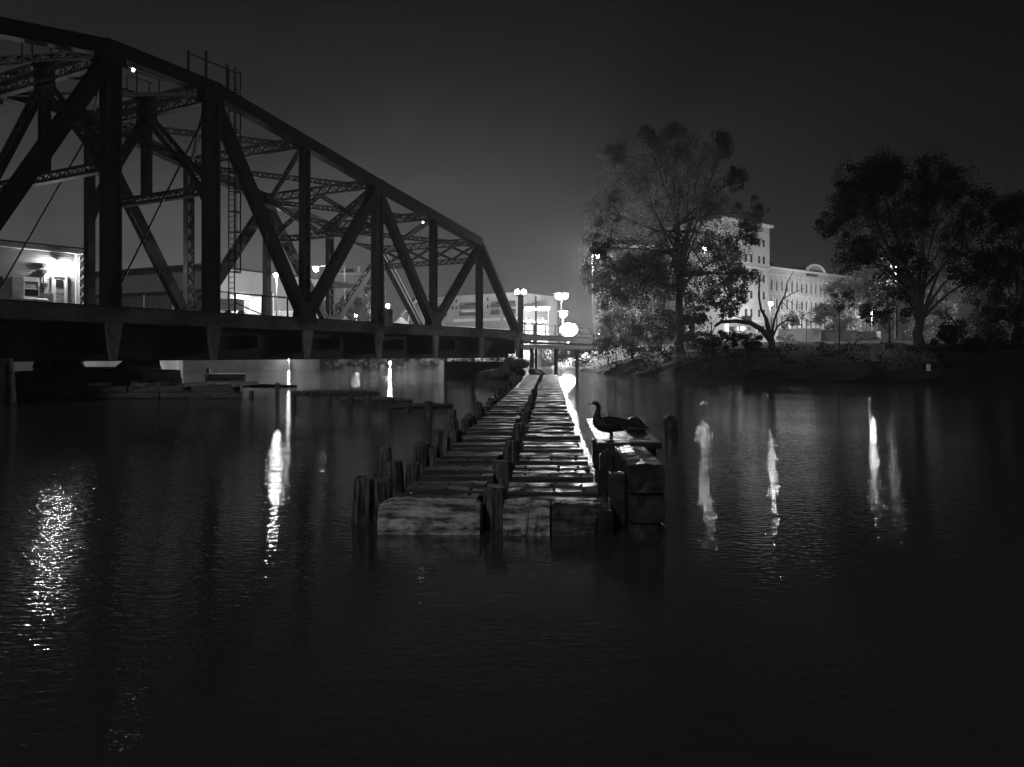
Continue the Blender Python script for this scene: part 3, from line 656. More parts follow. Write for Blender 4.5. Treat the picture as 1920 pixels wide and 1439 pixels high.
MB().bar(SP(108, 496.5, .05)+V((0, 0, .02)), lb+V((0, 0, .16)), .05, .05).build('lamp_arm', M['dgrey'], sh)
MB().tube([lb+V((0, 0, .21)), lb+V((0, 0, .12))], [.06, .17], 10).build('lamp_hood', M['dgrey'], sh)
bulb(sh, lb, .14, 800, 'wall_lamp')
# lattice screen just right of the corner
lt = thing('lattice_screen', 'white diagonal lattice screen beside the lit shed corner', 'lattice', SP(148, 577, .1))
l0 = SC + SN*.12 + SE*.08
for s in (.0, .56): MB().box(l0+SE*s+V((0, 0, 7.0)), .06, .06, 3.6, SE, SN).build('post', M['white'], lt)
for k in range(-1, 6):
    za = 5.25+k*.62
    for sgn in (1, -1):
        p0 = l0+SE*(.0 if sgn > 0 else .56)+V((0, 0, max(za, 5.2))); p1 = l0+SE*(.56 if sgn > 0 else .0)+V((0, 0, za+.62))
        if za < 5.2: continue
        MB().bar(p0+SN*.02*sgn, p1+SN*.02*sgn, .015, .085, up=SN.cross(p1-p0)).build('slat', M['white'], lt)
MB().box(l0+SE*.28-SN*.1+V((0, 0, (3.6+5.2)/2)), .7, .3, 1.6, SE, SN).build('footing', M['concrete'], lt)
# tarpaulined cart in front of the shed
ct = thing('covered_cart', 'pale rounded tarpaulin covered cart below the shed window', 'cart', SP(64, 578, .9))
c0 = SP(64, 572, .9); prof = [(-.5, -.1), (-.5, .18), (-.42, .36), (-.25, .45), (.25, .45), (.42, .36), (.5, .18), (.5, -.1)]
MB().loft([[c0+SE*s+SN*u*.8+V((0, 0, z*k)) for u, z in prof] for s, k in ((-.78, .75), (-.7, .95), (0, 1), (.7, .95), (.8, .7))]).build('tarpaulin', M['board'], ct)
MB().box(c0+V((0, 0, -.14)), 1.5, .7, .08, SE, SN).build('tray', M['white'], ct)
for s in (-.5, .5):
    for u in (-.3, .3): MB().box(c0+SE*s+SN*u+V((0, 0, -.36)), .12, .12, .36, SE, SN).build('leg', M['grey'], ct)
MB().box(SC - SE*4 + SN*.8 + V((0, 0, (3.6+5.05)/2)), 8.6, 1.5, 1.45, SE, SN).build('loading_deck', M['concrete'], sh)
# tide gauge post right of shed
tg = thing('gauge_post', 'white post with black bands standing right of the shed', 'gauge post', P(175, 580, 58))
for k in range(7):
    MB().tube([P(175, 577-k*5.6, 58), P(175, 571.6-k*5.6, 58)], .09, 8).build('band', M['white'] if k != 4 else M['black'], tg)
MB().tube([V((X(175, 58), 58, 3.6)), P(175, 577.1, 58)], .09, 8).build('post', M['grey'], tg)
# ------------------------------------------------------------------ warehouse
WC = V((X(395, 75), 75, 0)); EL = V((11.9, -5.9, 0)).normalized(); ER = V((7.7, 12.7, 0)).normalized()
wh = thing('warehouse', 'long flat roofed warehouse with a lit loading bay behind the bridge', 'warehouse', WC + V((0, 0, 3.6)))
LW = 24
MB().box(WC - EL*LW/2 - V((EL.y, -EL.x, 0))*.15 + V((0, 0, 6.05)), LW, .3, 4.9, EL, V((EL.y, -EL.x, 0))).build('wall', M['corr'], wh)
MB().box(WC - EL*LW/2 + V((EL.y, -EL.x, 0))*.2 + V((0, 0, 9.7)), LW+.4, .9, 2.35, EL, V((EL.y, -EL.x, 0))).build('fascia', M['roofband'], wh)
nE = V((EL.y, -EL.x, 0))
ribs = MB()
for k in range(110): ribs.box(WC - EL*(.2+k*.215) + nE*.03 + V((0, 0, 6.02)), .05, .06, 4.75, EL, nE)
ribs.build('corrugation', M['corr'], wh, kind='stuff')
for s in (5.2, 9.6, 13.8, 18): MB().box(WC - EL*s + nE*.14 + V((0, 0, 6.0)), .24, .18, 4.6, EL, nE).build('downspout', M['white'], wh)  # white puts the light reflecting off the pipes into colour
for s in (7.7, 8.7, 11.7): MB().box(WC - EL*s + nE*.09 + V((0, 0, 5.5)), .07, .1, 3.6, EL, nE).build('wall_strip', M['trim'], wh)
nR = V((ER.y, -ER.x, 0))
def WS(px): k = (px-960)/F; return (k*WC.y-WC.x)/(ER.x-k*ER.y)
sa, sb = WS(437), WS(490)
facade(wh, WC, ER, 0, WS(604), 3.6, 8.4, [(sa, sb, 3.8, 8.2)], M['corr'], 'wall', depth=3.2)
MB().box(WC + ER*WS(604)/2 + nR*.2 + V((0, 0, 9.55)), WS(604)+.4, .9, 2.3, ER, nR).build('fascia', M['roofband'], wh)
MB().box(WC + ER*(sa+sb)/2 - nR*3.3 + V((0, 0, 6)), sb-sa+.2, .15, 4.5, ER, nR).build('bay_back_wall', M['white'], wh)
for k in range(4): MB().box(WC + ER*(sa+sb)/2 - nR*3.18 + V((0, 0, 4.6+k*.85)), sb-sa, .06, .08, ER, nR).build('bay_rail', M['grey'], wh)
bl = MB().box(WC + ER*(sa+sb)/2 - nR*1.2 + V((0, 0, 8.06)), 2.2, .3, .12, ER, nR).build('bay_light', M['grey'], wh)
bulb(bl, WC + ER*(sa+sb)/2 - nR*1.0 + V((0, 0, 7.85)), .13, 520, 'tube', sx=3)
MB().box(WC + ER*(sa-.4) + nR*.12 + V((0, 0, 6.0)), .3, .2, 4.4, ER, nR).build('downspout', M['white'], wh)
MB().box(WC - EL*LW/2 + ER*12 + V((0, 0, 10.9)), LW, 27, .12, EL, nE).build('roof', M['roof'], wh)
tr = thing('box_trailer', 'grey box trailer parked at the lit loading bay', 'trailer', P(445, 592, 72))
MB().box(P(441, 571, 72), 2.3, 1.6, 1.0).build('body', M['grey'], tr, bevel=.05); MB().box(P(441, 581.5, 72), 2.2, 1.5, .12).build('chassis', M['white'], tr)
for px in (428, 452): MB().tube([P(px, 588, 71.3), P(px, 588, 72.6)], .33, 14).build('wheel', M['black'], tr)
cb = thing('tall_cabinet', 'tall white cabinet under the brightest lamp left of the warehouse corner', 'cabinet', P(508.5, 597, 70))
MB().box(P(508.5, 573, 70), .42, .4, 2.3).build('body', M['white'], cb, bevel=.03); MB().box(P(508.5, 549.5, 70), .5, .48, .08).build('lid', M['grey'], cb)
for py in (585, 589, 593): MB().box(P(508.5, py, 69.78), .3, .03, .05).build('vent', M['dgrey'], cb)
wl = thing('low_wall', 'pale low wall right of the tall white cabinet', 'wall', P(532, 600, 74))
MB().box(P(532, 592, 74), 2.2, .3, .62).build('wall', M['trim'], wl); MB().box(P(532, 585, 74), 2.3, .36, .1).build('coping', M['white'], wl)
for px in (524, 538): MB().tube([P(px, 600, 73.6), P(px, 582, 73.6)], .06, 8).build('post', M['white'], wl)
# power house, gravel heap, dark shed, apartments far behind the bridge
def tower_block(name, label, cat, px0, px1, pyt, Y, depth, m, rows, cols, py0=None, ang=0, zg=3.3, wfrac=.4, hfrac=.55, group=None, frame=None, topband=True):
    o = V((X(px0, Y), Y, 0)); e = V((math.cos(ang), math.sin(ang), 0)); k = (px1-960)/F; s1 = (k*o.y-o.x)/(e.x-k*e.y); zt = HC+(HY-pyt)*Y/F
    t = thing(name, label, cat, o+V((0, 0, zg)), group); zb = HC+(HY-(py0 or 640))*Y/F
    ops = []; h = (zt-1.2-zb)/max(rows, 1)
    for r in range(rows):
        for c in range(cols):
            w_ = s1/cols; ops.append((w_*(c+.5-wfrac/2), w_*(c+.5+wfrac/2), zb+h*(r+.25), zb+h*(r+.25+hfrac)))
    facade(t, o, e, 0, s1, zg, zt, ops, m)
    for a in ops: window(t, o, e, *a, frame=frame)
    shell(t, o, e, 0, s1, zg, zt, depth, m)
    if topband: MB().box(o+e*s1/2+V((e.y, -e.x, 0))*.12+V((0, 0, zt-.3)), s1+.4, .3, .7, e, V((e.y, -e.x, 0))).build('cornice', M['trim'], t)
    return t, o, e, s1, zt
t, o, e, s1, zt = tower_block('power_house', 'tall pale industrial block with a dark slanted roof hood far behind', 'building', 628, 682, 512, 180, 14, M['brick'], 0, 0)
MB().quadbox([P(634, 512, 182), P(664, 512, 182), P(664, 512, 188), P(634, 512, 188), P(652, 504, 182), P(664, 504, 182), P(664, 504, 188), P(652, 504, 188)]).build('roof_hood', M['roof'], t)
MB().bar(P(673, 512, 182), P(673, 500, 182), .5, .5, up=V((0, 1, 0))).build('chimney', M['white'], t)
for k in range(13): MB().box(P(635+k*3.4, 516, 179.9), .22, .1, .5).build('bracket', M['dgrey'], t)
gh = thing('gravel_heap', 'brightly lit gravel heap behind the right part of the bridge', 'gravel heap', (X(745, 125), 125, 3.3))
rings = [[V((X(748, 125)+r*1.6*math.cos(2*math.pi*k/18)*R(.9, 1.1), 127+r*math.sin(2*math.pi*k/18), z+R(-.1, .1))) for k in range(18)] for z, r in ((3.2, 3.6), (4.4, 2.9), (5.6, 2.0), (6.8, 1.2), (7.7, .5), (8.3, .1))]
MB().loft(rings).build('heap', M['gravel'], gh)
cvr = thing('conveyor', 'slanting conveyor on thin legs beside the gravel heap', 'conveyor', P(768, 600, 118))
MB().bar(P(752, 592, 118), P(785, 560, 118), .5, .35).build('belt_frame', M['grey'], cvr)
for a, b_ in (((765, 605), (771, 572)), ((776, 605), (771, 572))): MB().bar(P(*a, 118), P(*b_, 118), .09, .09, up=V((0, 1, 0))).build('leg', M['white'], cvr)
sl = thing('storage_dome', 'dark rounded storage dome behind the conveyor', 'dome', (X(782, 135), 135, 3.3))
MB().loft([[V((X(782, 135)+r*math.cos(2*math.pi*k/24), 138+r*math.sin(2*math.pi*k/24), z)) for k in range(24)] for z, r in ((3.2, 3.6), (8, 3.5), (10, 3.1), (11.6, 2.2), (12.4, 1.0), (12.6, .1))]).build('shell', M['dgrey'], sl, smooth=True)
# apartment block
AA = math.atan2(-13, X(972, 140)-X(800, 153)); o = V((X(800, 153), 153, 0)); e = V((math.cos(AA), math.sin(AA), 0)); n = V((e.y, -e.x, 0))
def AS(px): k = (px-960)/F; return (k*o.y-o.x)/(e.x-k*e.y)
ap = thing('apartment_block', 'pale apartment block with dark recessed balconies behind the bridge end', 'building', o+V((0, 0, 3.3)))
zz = lambda py: HC+(HY-py)*146/F
ops = []
for a, b_ in ((822, 838), (862, 904), (921, 936), (944, 966)):
    for c, d in ((578.5, 567), (592, 582)): ops.append((AS(a), AS(b_), zz(c), zz(d)))
small = [(AS(a), AS(a+4), zz(c), zz(c-6)) for a in (846, 853, 912, 939) for c in (566, 579)]
facade(ap, o, e, 0, AS(972), 3.3, zz(553), ops+small, M['brick'], depth=1.6)
for a in ops:
    q = window(ap, o, e, *a, depth=1.5, nm='balcony_glazing', frame=M['trim'])
    MB().box(o+e*(a[0]+a[1])/2+n*.05+V((0, 0, a[2]+.35)), a[1]-a[0]+.2, .08, .75, e, n).build('balcony_front', M['dgrey'], ap)
for a in small: window(ap, o, e, *a, depth=.2)
shell(ap, o, e, 0, AS(972), 3.3, zz(553), 14, M['brick'])
MB().box(o+e*AS(895)+n*.8+V((0, 0, zz(584.5))), AS(915)-AS(875), 1.6, .35, e, n).build('canopy', M['white'], ap)
for k, (a, b_) in enumerate(((850, 905), (905, 940), (944, 970))):
    MB().box(o+e*(AS(a)+AS(b_))/2+n*.12+V((0, 0, zz(600.5))), AS(b_)-AS(a)-.3, .12, .55, e, n).build('ground_floor_band', M['white'], ap)
for px in (828, 833, 870, 930, 934, 938): MB().bar(o+e*AS(px)-n*3+V((0, 0, zz(553))), o+e*AS(px)-n*3+V((0, 0, zz(543))), .12, .12, up=e).build('roof_mast', M['grey'], ap)
MB().box(o+e*AS(850)-n*5+V((0, 0, zz(556))), 6, 4, .8, e, n).build('plant_room', M['grey'], ap)
# ------------------------------------------------------------------ approach trestle at the far end of the bridge
at = thing('approach_trestle', 'pale railed approach trestle joining the bridge end to the bank', 'trestle', B(5.2, W_/2, 0))
for v in (.2, W_-.2):
    for z, h, m in ((3.55, .42, M['trim']), (2.75, .4, M['trim']), (3.1, .2, M['dgrey'])): MB().bar(B(5.2, v, z), B(8.3, v, z), .3, h).build('beam', m, at)
    for z in (4.25, 4.9): MB().bar(B(5.2, v-.1, z), B(8.3, v-.1, z), .05, .06).build('handrail', M['grey'], at)
    for k in range(10): MB().bar(B(5.25+k*.33, v-.1, 3.6), B(5.25+k*.33, v-.1, 4.95), .07, .07, up=LD).build('rail_post', M['grey'] if k % 3 else M['dgrey'], at)
    for t in (5.5, 6.3, 7.1): MB().tube([B(t, v, -.8), B(t, v, 2.6)], .2, 10).build('pile', M['pile'], at)
MB().bar(B(5.2, W_/2, 3.85), B(8.3, W_/2, 3.85), W_-1, .14).build('deck', M['deckwood'], at)
rp = thing('rest_pier', 'dark masonry rest pier under the right end of the bridge', 'pier', B(5, W_/2, 0))
for k in range(4):
    for j in range(3):
        MB().bar(B(4.78+.0, -.6+j*2.3, -.6+k*.56), B(4.78, 1.62+j*2.3, -.6+k*.56), 1.9, .54).build('stone_block', M['stone'], rp)
rk = thing('rock_pile', 'low heap of dark boulders at the end of the plank pier', 'rocks', P(975, 690, 62))
for k in range(26):
    a = R(-1, 1); c = V((X(965, 62)+a*2.6, 62+R(-1.2, 1.2), max(.1, 1.5*(1-abs(a)))*R(.3, 1))); r = R(.35, .75)
    MB().ball(c, r, 7, 5, R(.8, 1.3), R(.8, 1.2), R(.6, .9)).build('boulder', M['stone'], rk)
sk = thing('skiff', 'tiny pale skiff drawn up at the foot of the bright lamp', 'boat', P(1066, 668, 84))
c = P(1066, 671, 84)
MB().loft([[c+V((x, y*k, z)) for y, z, k in ((-1, .35, yw), (-.7, 0, yw), (.7, 0, yw), (1, .35, yw), (0, .15, yw))] for x, yw in ((-1.3, .35), (-.4, .55), (.6, .45), (1.4, .05))]).build('hull', M['white'], sk)
MB().bar(c+V((-.2, -.5, .3)), c+V((-.2, .5, .3)), .2, .04).build('thwart', M['board'], sk)
# ------------------------------------------------------------------ lamps about the river
lp = lamp_post('dock_lamp', 'huge blazing white lamp on a pole beyond the pier end', 'lamp', 1066, 619, 112, 1.0, 42000, zg=1.0, pw=.14, sx=1.35, hood=False)
gt = thing('gate_tower', 'thick dark square post with twin bright lamps by the bridge end', 'lamp post', (X(976, 74), 74, 0))
MB().bar((X(976, 74), 74, -.5), P(976, 556, 74), .55, .55, up=V((0, 1, 0))).build('post', M['dgrey'], gt); MB().box(P(976, 554.5, 74), .9, .6, .12).build('head', M['dgrey'], gt)
for s in (-.33, .33): bulb(gt, P(976, 548, 74)+V((s, -.1, 0)), .24, 900)
lamp_post('twin_lamp', 'slim pole with paired bright lamps above the blazing dock lamp', 'lamp', 1053, 556, 104, .42, 4200, twin=.45, zg=2.5)
lamp_post('added_wall_lamp', 'added lamp in place of the lit wall box above the blazing dock lamp', 'lamp', 1056, 590, 108, .5, 3500, zg=2.5, arm=.0)  # added luminaire standing in for a lamplit white wall box
lamp_post('street_lamp', 'dazzling star shaped lamp behind the middle of the bridge', 'street lamp', 517, 517, 71, .2, 2300, zg=3.6, pw=.07)
lamp_post('street_lamp', 'lamp on a long arm seen above the bridge deck left of the fat diagonals', 'street lamp', 592, 505, 118, .4, 3000, zg=3.3, arm=-4.5)
lamp_post('street_lamp', 'small glowing lamp low among trees behind the bridge', 'street lamp', 668, 590, 138, .4, 2600, zg=3.3)
lamp_post('street_lamp', 'lamp beside the pale cabinet lighting the gravel heap', 'street lamp', 727, 574, 119, .28, 1900, zg=3.3)
lamp_post('bollard_lamp', 'low lamp on the quay edge right of the pivot pier', 'lamp', 541, 673, 101, .14, 220, zg=-.2, hood=False)
lamp_post('bollard_lamp', 'low star bright lamp at the waterline under the bridge', 'lamp', 731, 681, 106, .17, 500, zg=-.4, hood=False)
lamp_post('street_lamp', 'lamp glowing at the left edge of the big ragged tree', 'street lamp', 1120, 480, 84, .26, 19000, zg=3, bpx=1111)
lamp_post('street_lamp', 'lamp in front of the arcaded brick building near its tower', 'street lamp', 1445, 570, 146, .38, 2600, zg=3.4)
lamp_post('street_lamp', 'lamp high among the limbs of the dark right hand tree', 'street lamp', 1678, 502, 64, .13, 2000, zg=3.4, bpx=1684)
lamp_post('street_lamp', 'lamp over the grey containers right of the lit foliage', 'street lamp', 1636, 588, 121, .22, 2600, zg=3.4)
lamp_post('street_lamp', 'added unseen lamp behind the lit leaves right of the dark tree trunk', 'street lamp', 1752, 575, 81, .18, 5500, zg=3.4)  # added unseen lamp, put in to brighten the leaves
lamp_post('street_lamp', 'small lamp low at the left foot of the big ragged tree', 'lamp', 1122, 628, 88, .14, 160, zg=2.6, pw=.05)
lamp_post('street_lamp', 'lamp shining through the middle of the big ragged tree', 'street lamp', 1322, 466, 150, .38, 2600, zg=3.4)
def floodlight(label, px, py, Y, power, aim):
    """hooded floodlight on a short mast, its back to the river, washing the facade"""
    p = P(px, py, Y); t = thing('floodlight', label, 'floodlight', (p.x, Y, 3.4), 'floodlights in front of the brick building')
    MB().tube([(p.x, Y, 3.4), p+V((0, 0, -.45))], [.1, .08], 8).build('mast', M['grey'], t)
    q = MB(); q.box(p+V((0, -.5, .1)), 1.6, .08, 1.3); q.box(p+V((-.8, -.05, .1)), .08, .9, 1.3); q.box(p+V((.8, -.05, .1)), .08, .9, 1.3); q.box(p+V((0, -.05, -.5)), 1.6, .9, .08)
    q.build('housing', M['dgrey'], t); bulb(t, p, .35, power)
floodlight('hooded floodlight washing the brick tower from behind the leaning trunk', 1400, 600, 146, 8500, 0)
floodlight('hooded floodlight washing the arched wing from behind the white container', 1490, 606, 152, 11000, 0)
floodlight('hooded floodlight washing the arched wing behind the lit tree', 1590, 604, 168, 12000, 0)
cn = thing('lit_canopy', 'flat canopy with a row of small lights right of the gate post', 'canopy', (X(1007, 140), 140, 3.3))
MB().box(P(1007, 577, 140), 4.8, 3, .35).build('roof', M['trim'], cn)
for px in (986, 1028): MB().tube([V((X(px, 141), 141, 3.3)), P(px, 579, 141)], .1, 8).build('post', M['grey'], cn)
for k in range(9): bulb(cn, P(986+k*5.2, 581, 139), .16, 110)
for k, (px, lab) in enumerate(((991, 'pale parked car left of the thin pole beyond the bridge end'), (1013, 'pale parked car right of the thin pole beyond the bridge end'))):
    car = thing('parked_car', lab, 'car', (X(px, 122), 122, 3.3), 'cars parked beyond the bridge end'); c = P(px, 603, 122); dz = c.z
    prof = [(-.95, -.35), (-.98, .1), (-.55, .2), (-.35, .62), (.35, .64), (.62, .22), (.95, .12), (.97, -.35)]
    MB().loft([[c+V((x*1.0, y, z*k_)) for x, z in prof] for y, k_ in ((-.75, .9), (-.6, 1), (.6, 1), (.75, .9))]).build('body', M['board'], car)
    MB().box(c+V((0, -.74, .38)), .7, .06, .28).build('side_window', M['glass'], car)
    for x in (-.6, .6): MB().tube([c+V((x, -.8, -.35)), c+V((x, -.55, -.35))], .28, 12).build('wheel', M['black'], car)
    MB().box(c+V((0, 0, -.35-(dz-.6-3.3)/2-.28)), 2.4, 1.8, dz-.35-.28-3.3).build('kerb_block', M['dgrey'], car)
up_ = thing('utility_pole', 'thin dark utility pole between the gate post and the dock lamp', 'pole', (X(1005, 82), 82, 0))
MB().tube([(X(1005, 82), 82, -.5), P(1005, 556, 82)], [.15, .11], 8).build('pole', M['dgrey'], up_); MB().bar(P(996, 571, 82), P(1010, 566, 82), .08, .1).build('crossarm', M['dgrey'], up_)
# ------------------------------------------------------------------ right bank : brick building with tower
TC = V((X(1443, 170), 170, 0)); TE = V((.79, .616, 0)).normalized(); TN = V((TE.y, -TE.x, 0))
bb = thing('brick_building', 'floodlit brick building with a square tower and long arched window wing', 'building', TC+V((0, 0, 3.4)))
def TS(px, o=TC): k = (px-960)/F; return (k*o.y-o.x)/(TE.x-k*TE.y)
twt = HC+(HY-424)*170/F; ops = []
for z in (26.2, 22.4, 18.2, 14.4, 10.4, 6.8):
    for s in (-2.1, -3.9, -6.9, -8.9, -12.2, -14.2): ops.append((s-.55, s+.55, z, z+1.7))
facade(bb, TC, TE, -17, 0, 3.4, twt, ops, M['brick'], 'tower_wall', depth=.3)
for a in ops: window(bb, TC, TE, *a, depth=.25, frame=M['dgrey'] if a[2] > 8 else M['white'], nm='tower_window')
shell(bb, TC, TE, -17, 0, 3.4, twt, 16, M['brick'], 'tower_side')
MB().box(TC-TE*8.5+TN*.2+V((0, 0, twt-.2)), 18.2, .9, .55, TE, TN).build('tower_cornice', M['trim'], bb)
for k in range(9):
    c = TC-TE*(.9+k*1.9)+TN*.15+V((0, 0, twt-1.3)); MB().box(c, .28, .3, 1.0, TE, TN).build('cornice_bracket', M['grey'], bb)
for z in (21.4, 9.4): MB().box(TC-TE*8.5+TN*.08+V((0, 0, z)), 17, .16, .3, TE, TN).build('string_course', M['trim'], bb)
WO = TC - TN*1.5; wzt = HC+(HY-500.5)*172/F; ops = []; LWg = 52
for k in range(24):
    s = TS(1447.5, WO)+k*2.12
    for za, zb in ((16.9, 19.7), (12.6, 15.5), (8.2, 11.2)): ops.append((s-.42, s+.42, za, zb))
facade(bb, WO, TE, .02, LWg, 3.4, wzt, ops, M['brick'], 'wing_wall', depth=.4, arch=True)
for a in ops: window(bb, WO, TE, *a, depth=.3, nm='arched_window')
hd = None
for a in ops:                                                     # raised pointed hoods over each arch
    cx = (a[0]+a[1])/2; q = MB()
    for s in (-1, 1): q.bar(WO+TE*(cx+s*.62)+TN*.06+V((0, 0, a[3]-.75)), WO+TE*cx+TN*.06+V((0, 0, a[3]+.35)), .12, .16, up=TN)
    if hd is None: hd = q.build('window_hood', M['trim'], bb); h0 = cx, a[3]
    else:
        c = hd.copy(); C.objects.link(c); c.location = TE*(cx-h0[0])+V((0, 0, a[3]-h0[1]))
    if a[2] > 16: MB().box(WO+TE*(cx+1.06)+TN*.09+V((0, 0, 14.6)), .28, .2, 12, TE, TN).build('pilaster', M['brick'], bb)
shell(bb, WO, TE, .02, LWg, 3.4, wzt, 20, M['brick'], 'wing_side')
MB().box(WO+TE*LWg/2+TN*.15+V((0, 0, wzt-.1)), LWg, .6, .45, TE, TN).build('wing_cornice', M['trim'], bb)
for z in (16.1, 20.6, 11.8): MB().box(WO+TE*LWg/2+TN*.06+V((0, 0, z)), LWg-.1, .14, .22, TE, TN).build('string_course', M['trim'], bb)
for s in (.8, 7.6): MB().box(WO+TE*s-TN*3+V((0, 0, wzt+.8)), .7, .7, 1.8, TE, TN).build('chimney', M['roof'], bb)
s0, s1_ = TS(1511, WO), TS(1546, WO); sc = (s0+s1_)/2; rr = (s1_-s0)/2; hgt = 2.0
arc = lambda r, h, k, d: WO+TE*(sc-r*math.cos(math.pi*k/14))+V((0, 0, wzt+.1+h*math.sin(math.pi*k/14)))+TN*d
q = MB()
for k in range(14): q.quadbox([arc(rr, hgt, k, -.2), arc(rr, hgt, k+1, -.2), arc(rr*.86, hgt*.83, k+1, -.2), arc(rr*.86, hgt*.83, k, -.2), arc(rr, hgt, k, .35), arc(rr, hgt, k+1, .35), arc(rr*.86, hgt*.83, k+1, .35), arc(rr*.86, hgt*.83, k, .35)])
q.build('arch_pediment', M['trim'], bb)
MB().loft([[arc(rr*.86, hgt*.83, k, -.15) for k in range(15)], [arc(rr*.86, hgt*.83, k, .02) for k in range(15)]]).build('arch_panel', M['grey'], bb)
MB().loft([[arc(rr*.97, hgt*.97, k, -.25) for k in range(15)], [arc(rr*.97, hgt*.97, k, -12) for k in range(15)]]).build('barrel_roof', M['roof'], bb)
for k, h in enumerate((.28, .75)):
    MB().bar(WO+TE*(sc-rr*(.7-.2*k))+TN*.06+V((0, 0, wzt+.1+h)), WO+TE*(sc+rr*(.75-.15*k))+TN*.06+V((0, 0, wzt+.1+h*.6)), .06, .16, up=Z3).build('panel_band', M['dgrey'], bb)
q = MB(); sg0, sg1 = TS(1510.5, WO), TS(1533, WO); zs = HC+(HY-514.5)*181/F       # dark raised wall lettering, too small to read
for k in range(10):
    s = sg0+(sg1-sg0)*(k+.5)/10
    q.box(WO+TE*(s-.13)+TN*.1+V((0, 0, zs)), .09, .12, .62, TE, TN); q.box(WO+TE*(s+.02)+TN*.1+V((0, 0, zs+(.2 if k % 3 else -.02))), .2, .12, .1, TE, TN)
    if k % 2: q.box(WO+TE*(s+.15)+TN*.1+V((0, 0, zs)), .09, .12, .62, TE, TN)
q.build('sign_lettering', M['black'], bb)
# pale block behind the left of the big tree
tower_block('corner_building', 'pale building corner with small windows behind the big ragged tree', 'building', 1111, 1225, 458, 150, 12, M['dgrey'], 5, 5, py0=640, ang=.18, zg=3.3, wfrac=.28, hfrac=.45, frame=M['white'])
# ------------------------------------------------------------------ containers, van, signs on the bank
def container(label, px0, px1, py0, py1, Y, m, ang=0):
    a = V((X(px0, Y), Y, 0)); L_ = X(px1, Y)-X(px0, Y)-.08; z0 = HC+(HY-py1)*Y/F; z1 = HC+(HY-py0)*Y/F; h = z1-z0
    t = thing('shipping_container', label, 'container', a+V((L_/2, 1.2, z0)), 'containers in a row on the bank')
    c = a+V((L_/2, 1.25, (z0+z1)/2))
    MB().box(c, L_, 2.4, h-.1).build('body', m, t)
    for s in (-1, 1):
        for k in (-1, 1): MB().box(c+V((s*(L_/2-.06), k*1.2, 0)), .16, .16, h).build('corner_post', m, t)
    for s in (-1, 1): MB().box(c+V((0, -1.22, s*(h/2-.09))), L_-.2, .1, .18).build('rail', m, t)
    q = MB(); n_ = int(L_/.35)
    for k in range(n_): q.box(c+V((-L_/2+.2+(L_-.4)*(k+.5)/n_, -1.22, 0)), .16, .06, h-.4)
    q.build('corrugation', m, t, kind='stuff')
    MB().box(c+V((0, 0, -h/2-(z0-3.3)/2-.02)), L_*.9, 1.8, z0-3.3).build('skid', M['black'], t)
container('white shipping container lit brightly beside the bare tree', 1462, 1540, 616, 645, 118, M['conw'])
container('grey container touching the white one', 1541, 1575, 619, 645, 119, M['cong'])
container('middle grey container behind the thin sapling', 1576, 1607, 620, 646, 119.5, M['cong'])
container('darkest narrow container of the grey row', 1608, 1643, 622, 646, 120, M['dgrey'])
container('end grey container behind the forked small tree', 1652, 1690, 621, 647, 120.5, M['cong'])
dk = thing('loading_platform', 'long dark low platform in front of the containers', 'platform', (X(1550, 112), 112, 3.3))
MB().box(P(1550, 649.5, 112), 15.5, 1.5, .45).build('deck', M['black'], dk)
for k in range(8): MB().box(P(1465+k*24, 654, 112), .3, .3, .5).build('leg', M['black'], dk)
vn = thing('white_van', 'white rounded van with dark windows under the leaning trunk', 'van', (X(1388, 116), 116, 3.4))
prof = [(-2.1, -.9), (-2.1, .75), (-1.9, .98), (1.3, 1.0), (1.75, .85), (2.05, .35), (2.1, -.9)]; c = P(1388, 617, 116)
MB().loft([[c+V((x, y, z*k)) for x, z in prof] for y, k in ((-.95, .93), (-.85, 1), (.85, 1), (.95, .93))]).build('body', M['conw'], vn, bevel=.05)
for a, b_ in ((-1.95, -.5), (-.2, 1.2)): MB().box(c+V(((a+b_)/2, -.97, .02)), b_-a, .06, .6).build('window', M['glass'], vn)
for x in (-1.3, 1.3): MB().tube([c+V((x, -1, -.95)), c+V((x, -.7, -.95))], .36, 14).build('wheel', M['black'], vn)
MB().box(c+V((0, 0, -1.3-(c.z-1.3-3.4)/2)), 4.6, 2.2, max(.1, c.z-1.3-3.4)).build('hard_standing', M['concrete'], vn)
sg = thing('bank_sign', 'square notice board on legs at the water edge of the dark bank', 'sign', P(1646, 690, 54))
MB().box(P(1646, 661.5, 54), .92, .05, 1.2).build('board', M['grey'], sg)
for px in (1639, 1653): MB().bar(P(px, 646, 54.08), P(px, 692, 54.08), .07, .07, up=V((0, 1, 0))).build('leg', M['dgrey'], sg)
q = MB(); c = P(1647, 662, 53.955)
for k in range(18):
    a = 2*math.pi*k/18; b_ = 2*math.pi*(k+1)/18; q.bar(c+V((.3*math.cos(a), 0, .36*math.sin(a))), c+V((.3*math.cos(b_), 0, .36*math.sin(b_))), .02, .05, up=V((0, 1, 0)))
q.bar(c+V((-.05, 0, -.2)), c+V((.05, 0, .25)), .02, .12, up=V((0, 1, 0))); q.bar(c+V((-.18, 0, -.22)), c+V((.15, 0, -.22)), .02, .1); q.bar(c+V((-.22, 0, .5)), c+V((.2, 0, .5)), .02, .06); q.build('faded_symbol', M['dgrey'], sg)
f = MB()
for (a, b_) in (((-.46, -.6), (.46, -.6)), ((.46, -.6), (.46, .6)), ((.46, .6), (-.46, .6)), ((-.46, .6), (-.46, -.6))):
    p = P(1646, 661.5, 53.96); f.bar(p+V((a[0], 0, a[1])), p+V((b_[0], 0, b_[1])), .03, .05, up=V((0, 1, 0)))
f.build('border', M['board'], sg)
